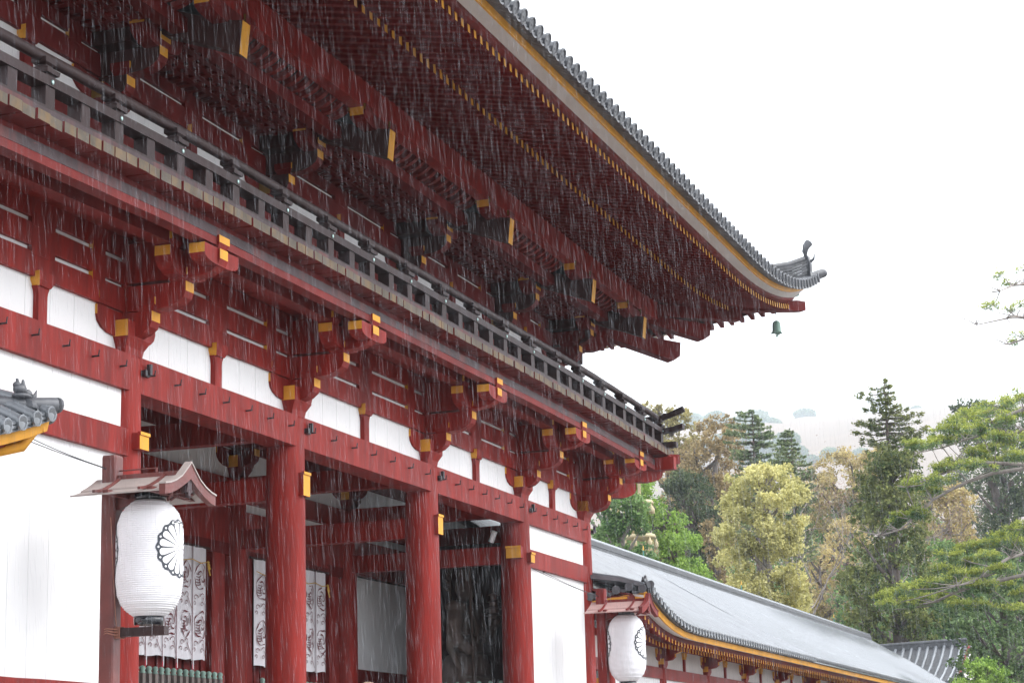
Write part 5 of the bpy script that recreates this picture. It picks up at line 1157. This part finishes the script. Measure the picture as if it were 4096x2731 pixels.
def bare(key, label):
    pos, rows = TR[key]; T = thing('bare_tree', label, 'bare tree', (pos[0], pos[1], 2.6)); mb = MB(); zt = max(r_[0] for r_ in rows); ends = []
    def grow(p, d, L_, r_, lev):
        q = p+d*L_; mid = (p+q)/2+RNG.normal(size=3)*L_*.08; mb.tube([tuple(p), tuple(mid), tuple(q)], [r_, r_*.8, r_*.62], 4 if lev > 1 else 6)
        if lev >= 6: ends.append(q); return
        for _ in range(3 if lev < 3 else 2):
            nd = d+RNG.normal(size=3)*.55+np.array([0, 0, .12]); nd /= np.linalg.norm(nd); grow(q, nd, L_*RNG.uniform(.62, .86), r_*.58, lev+1)
    for dx in (-3, 3): grow(np.array([dx*.3, -dx*.9, 0.]), np.array([.05*dx, -.1*dx, 1.]), (zt-2.6)*.30, .75, 0)
    mb.build('trunk', BARK, T); E_ = np.array(ends); ii = RNG.integers(0, len(E_), 9000); P = E_[ii]+RNG.normal(size=(9000, 3))*2.4+np.array([pos[0], pos[1], 2.6])
    leaves('crown', P, .20, LRUS, T, 0, .35, org=np.array([pos[0], pos[1], 2.6]))
bare('bare', 'leafless tree of pale twigs and reddish buds between the pale tree and the cedar')
# the pine whose branches reach in from the right
def pine():
    T = thing('pine_tree', 'old pine reaching in from the right edge with pale bark and lime-green tufts', 'pine tree', (171, -34, 2.6)); o3 = np.array([171, -34, 2.6]); mb = MB()
    mb.tube([(0, 0, 0), (1, .5, 18), (-.5, 1, 36), (0, 1.5, 50), (1, 2, 62)], [1.3, 1.1, .85, .5, .15], 10); mb.build('trunk', BARK, T)
    allb = []
    for bch in PB:
        pts = [np.array(q)-o3 for q in bch[0] if True] if isinstance(bch[0], list) else [np.array(q)-o3 for q in bch]
        st = np.array([0, 1.2, max(8, pts[0][2]-2)]); pts = [st]+pts; n = len(pts); mb = MB()
        mb.tube([tuple(q) for q in pts], [.27*(1-.88*i/(n-1))+.03 for i in range(n)], 6); allb += pts[1:]
        for q in pts[2:]:
            for _ in range(5):
                e = q+np.array([RNG.normal()*.8, RNG.normal()*1.2, RNG.uniform(.0, 1.4)]); mb.tube([tuple(q), tuple((q+e)/2+RNG.normal(size=3)*.15), tuple(e)], [.07, .05, .02], 4)
        mb.build('branch', BARK, T)
    A = np.array(allb); tw = MB(); Py = []; Pd = []
    for (x, y, z, r_) in PT:
        c = np.array([x, y, z])-o3; j = np.argmin(((A-c)**2).sum(1)); tw.tube([tuple(A[j]), tuple((A[j]+c)/2+np.array([0, 0, -.15])), tuple(c)], [.08, .05, .02], 4)
        for _ in range(15 if z < 50 else 5):
            t = c+np.array([RNG.normal(), RNG.normal(), RNG.normal()*.3])*r_*.72
            tw.tube([tuple(c+np.array([0, 0, -.2])), tuple(t)], [.04, .015], 3)
            q = 36 if z < 50 else 16; d = RNG.normal(size=(q, 3))*.27; d[:, 2] = abs(d[:, 2])*.9+.02; Py.append(t+d)
            q = 20 if z < 50 else 8; d = RNG.normal(size=(q, 3))*np.array([.32, .32, .12]); d[:, 2] -= .22; Pd.append(t+d)
    tw.build('twig', BARK, T); leaves('crown', np.concatenate(Py)+o3,   .22, LPIN, T, 0, .26, org=o3); leaves('crown', np.concatenate(Pd)+o3, .24, LPIND, T, 0, .24, org=o3)
pine()
# trees further back that close the slope, each its own
FB = [(1385,1120,150,'g'),(1400,1240,120,'g'),(1640,1090,230,'o'),(1860,1090,250,'o'),(1950,1110,235,'g'),(1925,1190,210,'o'),(1985,1320,170,'g'),(2140,1180,200,'g'),(1450,1150,250,'o'),(1520,1130,260,'g'),(1600,1180,240,'o'),(1690,1120,250,'d'),(1760,1150,230,'g'),(1830,1130,255,'o'),(1900,1170,250,'g'),(1980,1150,265,'o'),(2060,1120,240,'d'),(2130,1100,250,'o'),(2210,1060,260,'d'),(2300,1050,270,'d'),(1560,1230,215,'g'),(1720,1230,200,'g'),(1880,1260,205,'o'),(2000,1250,200,'g'),(2180,1220,185,'g'),(2290,1200,190,'d'),(1420,1220,200,'g'),(2100,1330,150,'g'),(2240,1380,140,'g'),(1600,1330,170,'g'),(1780,1400,170,'g'),(1900,1430,165,'d'),(2350,1300,150,'d')]
lab = {'o': 'olive-brown tree in the background wood', 'g': 'dull green tree in the background wood', 'd': 'dark tree in the background wood'}; msd = {'o': LGLD, 'g': LGRN, 'd': LDRK}
where = {1385: 'between the gate corner and the gilded finial', 1400: 'low in front of the finial', 1640: 'between russet tree and pale tree', 1860: 'below the hill meadow', 1950: 'between meadow and cedar', 1925: 'behind the bare tree crown', 1985: 'low left of the cedar', 2140: 'between cedar and long pine branch', 1450: 'farthest left, behind the gate corner', 1520: 'behind the olive crown', 1600: 'behind the russet tree', 1690: 'under the taller fir', 1760: 'under the slender fir', 1830: 'just right of the pale tree top', 1900: 'above the bare tree', 1980: 'left of the cedar trunk', 2060: 'hidden behind the cedar', 2130: 'right of the cedar top', 2210: 'behind the pine tufts', 2300: 'at the right edge above the pine branch', 1560: 'below the dark oak', 1720: 'behind the pale tree', 1880: 'behind the bare twigs', 2000: 'behind the cedar middle', 2180: 'below the long pine branch', 2290: 'right, behind the lower pine', 1420: 'behind the gilded finial', 2100: 'low beside the cedar foot', 2240: 'low behind the corner pine', 1780: 'low behind the pale tree', 2350: 'low at the right edge'}
def ipos(u, v, D):    # a far place on the slope, given by bearing (u), height (v) and distance in metres
    k = 4096/2352; d = fw*1.0+r2*((u*k-2048)/8269.03)-u2*((v*k-1365.5)/8269.03); t = (D/S)/(d.x*FH[0]+d.y*FH[1]); return CAM[0]+d.x*t, CAM[1]+d.y*t, CAM[2]+d.z*t
for i, (u, v, D, k) in enumerate(FB):
    x, y, z = ipos(u, v, D); w = D*.075; rows = [(z, -w*.2, w*.2), (z-w*.35, -w*.7, w*.7), (z-w*.9, -w, w), (z-w*1.8, -w*1.05, w*1.05), (max(6, z-w*3), -w*.8, w*.8)]
    wh = where.get(u, 'low on the slope'); 
    if (u, v) == (1600, 1330): wh = 'low behind the bright green tree'
    if (u, v) == (1900, 1430): wh = 'low behind the bare tree'
    tree('background_tree', None, lab[k]+', '+wh, msd[k], w*.24, 6500, .55 if D > 190 else .42, rows=rows, pos=(x, y), dens=1.5, group='background wood behind the corridor')
# ---------------------------------------------------------------- grassy hill with its woods
HR = [(1200,990),(1350,986),(1450,983),(1560,975),(1650,968),(1760,962),(1850,957),(1950,953),(2050,943),(2150,933),(2250,925),(2350,918),(2450,914),(2700,930)]
def hill():
    mb = MB(); ls = []
    for D, f in ((900, -.02), (1700, .30), (2300, .62), (2900, .84), (3250, .95), (3400, 1.0), (3700, .96), (4300, .55)):
        l = []
        for u, v in HR:
            x, y, z = ipos(u, v, 3400); zc_ = 2.6+(z-2.6)*f*(1+.0*u); X, Y, _ = ipos(u, v, D); l.append((X, Y, zc_+12*math.sin(u*.031+D*.01)*(f > 0)))
        ls.append(l)
    mb.loops(ls, 0, None, None, True, closed=False); tag(mb.build('hill', HILL), kind='structure')
HILL = mat('dry_hill_grass', (.15, .095, .06), .95, .2, .004, dark=(.07, .085, .05), dark_amt=.5)
hill()
LWD = leafmat('hill_wood_leaf', (0.043, 0.087, 0.051), (0.174, 0.246, 0.102), .2)
def mass(name, label, cl, n, ls_, m, kind='stuff', cat=None):
    P = []; N_ = 0
    for (u, v, D, ru, rv) in cl:
        x, y, z = ipos(u, v, D); q = int(n*ru*rv); s_ = D/S/4748; d = RNG.normal(size=(q, 3)); d /= np.linalg.norm(d, axis=1)[:, None]; d *= RNG.uniform(.7, 1.05, (q, 1))
        P.append(np.array([x, y, z])+d[:, :1]*RTV*ru*s_+d[:, 1:2]*FH*ru*s_+d[:, 2:]*np.array([0, 0, 1])*rv*s_)
    T = None; o = leaves(name, np.concatenate(P), ls_, m, None); tag(o, label, cat, kind=kind); return o
wood = []
for u, v in ((1560, 985), (1590, 962), (1625, 985), (1650, 962), (1690, 972), (1725, 960), (1755, 965), (1780, 985), (1800, 1005), (1830, 1030), (1600, 1020), (1660, 1010), (1720, 1000), (1760, 1020), (1860, 1050), (1900, 1045), (1930, 1060), (1970, 1045), (1800, 1050), (1740, 1050), (1680, 1050), (1880, 1080), (1950, 1085), (2010, 1065), (1820, 1085)):
    wood.append((u+RNG.uniform(-8, 8), v+RNG.uniform(-4, 4)+8, 2900 if v < 1000 else 2200, RNG.uniform(22, 34), RNG.uniform(15, 24)))
mass('hillside_wood', 'hazy blue-green wood on the lower hillside', wood, 5.5, 8.0, LWD)
for (u, v, lb) in ((1848, 948, 'round clump of trees alone on the hill skyline'), (1735, 955, 'tall hazy tree clump at the left end of the hill skyline'), (1590, 958, 'faint tree clump on the skyline above the balcony corner'), (2105, 935, 'small faint tree on the hill skyline right of the cedar top')):
    x, y, z = ipos(u, v+3, 3350); T = thing('skyline_tree', lb, 'tree', (x, y, z-60)); q = 1500; w = 26 if u < 2000 else 12
    if u == 1735: w = 34
    d = RNG.normal(size=(q, 3)); d /= np.linalg.norm(d, axis=1)[:, None]; d *= RNG.uniform(.6, 1.05, (q, 1)); s_ = 3350/S/4748
    P = np.array([x, y, z])+d[:, :1]*RTV*w*s_+d[:, 1:2]*FH*w*s_+d[:, 2:]*np.array([0, 0, 1])*w*.5*s_; leaves('crown', P, 7.5, LWD, T, org=np.array([x, y, z-60]))
    mb = MB(); mb.tube([(0, 0, 0), (0, 0, 60)], 3, 6); mb.build('trunk', BARKD, T)
# ---------------------------------------------------------------- rain and wet air
RAIN = True
def rain():
    n = 42000; ax = 24.3*math.pi/360; U = RNG.uniform(-1.12, 1.12, n)*2048; V_ = RNG.uniform(-1.15, 1.15, n)*1366; D = (RNG.uniform(0, 1, n)*(150**2.2-55**2.2)+55**2.2)**(1/2.4)
    f_ = np.array(fw); r_ = np.array(r2); u_ = np.array(u2); P = np.array(CAM)+(f_[None, :]+r_[None, :]*(U/8269)[:, None]-u_[None, :]*(V_/8269)[:, None])*D[:, None]
    # nothing falls under the big roof
    dry = (P[:, 1] > -15.5) & (P[:, 2] < 44) & (P[:, 0] < 101) & (P[:, 0] > -14); P = P[~dry]; n = len(P)
    L_ = RNG.uniform(.25, .9, n); w = RNG.uniform(.0010, .0021, n)
    sl = np.stack([.035+RNG.normal(size=n)*.012, -.05+RNG.normal(size=n)*.01, np.ones(n)*-1], 1)
    off = np.array([[0, 1, 0], [.87, -.5, 0], [-.87, -.5, 0]]); V = np.empty((n, 5, 3))
    V[:, 0] = P; V[:, 4] = P+sl*L_[:, None]; m_ = P+sl*(L_*.6)[:, None]
    for k in range(3): V[:, 1+k] = m_+off[k]*w[:, None]
    F = np.array([(0, 1, 2), (0, 2, 3), (0, 3, 1), (4, 2, 1), (4, 3, 2), (4, 1, 3)]); F = (F[None]+(np.arange(n)*5)[:, None, None]).reshape(-1)
    me = bpy.data.meshes.new('rain'); me.vertices.add(5*n); me.vertices.foreach_set('co', (V*S).astype(np.float32).ravel()); me.loops.add(len(F)); me.loops.foreach_set('vertex_index', F.astype(np.int32)); me.polygons.add(len(F)//3); me.polygons.foreach_set('loop_start', np.arange(0, len(F), 3, dtype=np.int32)); me.update(calc_edges=True)
    me.materials.append(RAINM); o = bpy.data.objects.new('rain', me); COL.objects.link(o); tag(o, 'fine rain falling across the gate front', kind='stuff')
RAINM = bpy.data.materials.new('rain_water'); RAINM.use_nodes = True; N = RAINM.node_tree.nodes; L = RAINM.node_tree.links; N.remove(N['Principled BSDF'])
d_ = N.new('ShaderNodeBsdfTranslucent'); d_.inputs[0].default_value = (.88, .92, 1, 1); d2 = N.new('ShaderNodeBsdfDiffuse'); d2.inputs[0].default_value = (.88, .92, 1, 1); t_ = N.new('ShaderNodeBsdfTransparent'); a_ = N.new('ShaderNodeMixShader'); b_ = N.new('ShaderNodeMixShader'); a_.inputs[0].default_value = .5; b_.inputs[0].default_value = .20
L.new(d_.outputs[0], a_.inputs[1]); L.new(d2.outputs[0], a_.inputs[2]); L.new(t_.outputs[0], b_.inputs[1]); L.new(a_.outputs[0], b_.inputs[2]); L.new(b_.outputs[0], N['Material Output'].inputs[0])
if RAIN: rain()
HAZE = True
if HAZE:
    mb = MB(); mb.box(-2500, 15500, -2500, 9500, -4, 2250); o = mb.build('haze', []); hm = bpy.data.materials.new('wet_air'); hm.use_nodes = True; N = hm.node_tree.nodes; N.remove(N['Principled BSDF']); pv = N.new('ShaderNodeVolumePrincipled')
    pv.inputs['Density'].default_value = .00018; pv.inputs['Color'].default_value = (.84, .93, 1, 1); pv.inputs['Anisotropy'].default_value = .1; hm.node_tree.links.new(pv.outputs[0], N['Material Output'].inputs['Volume']); o.data.materials.append(hm); tag(o, kind='stuff')
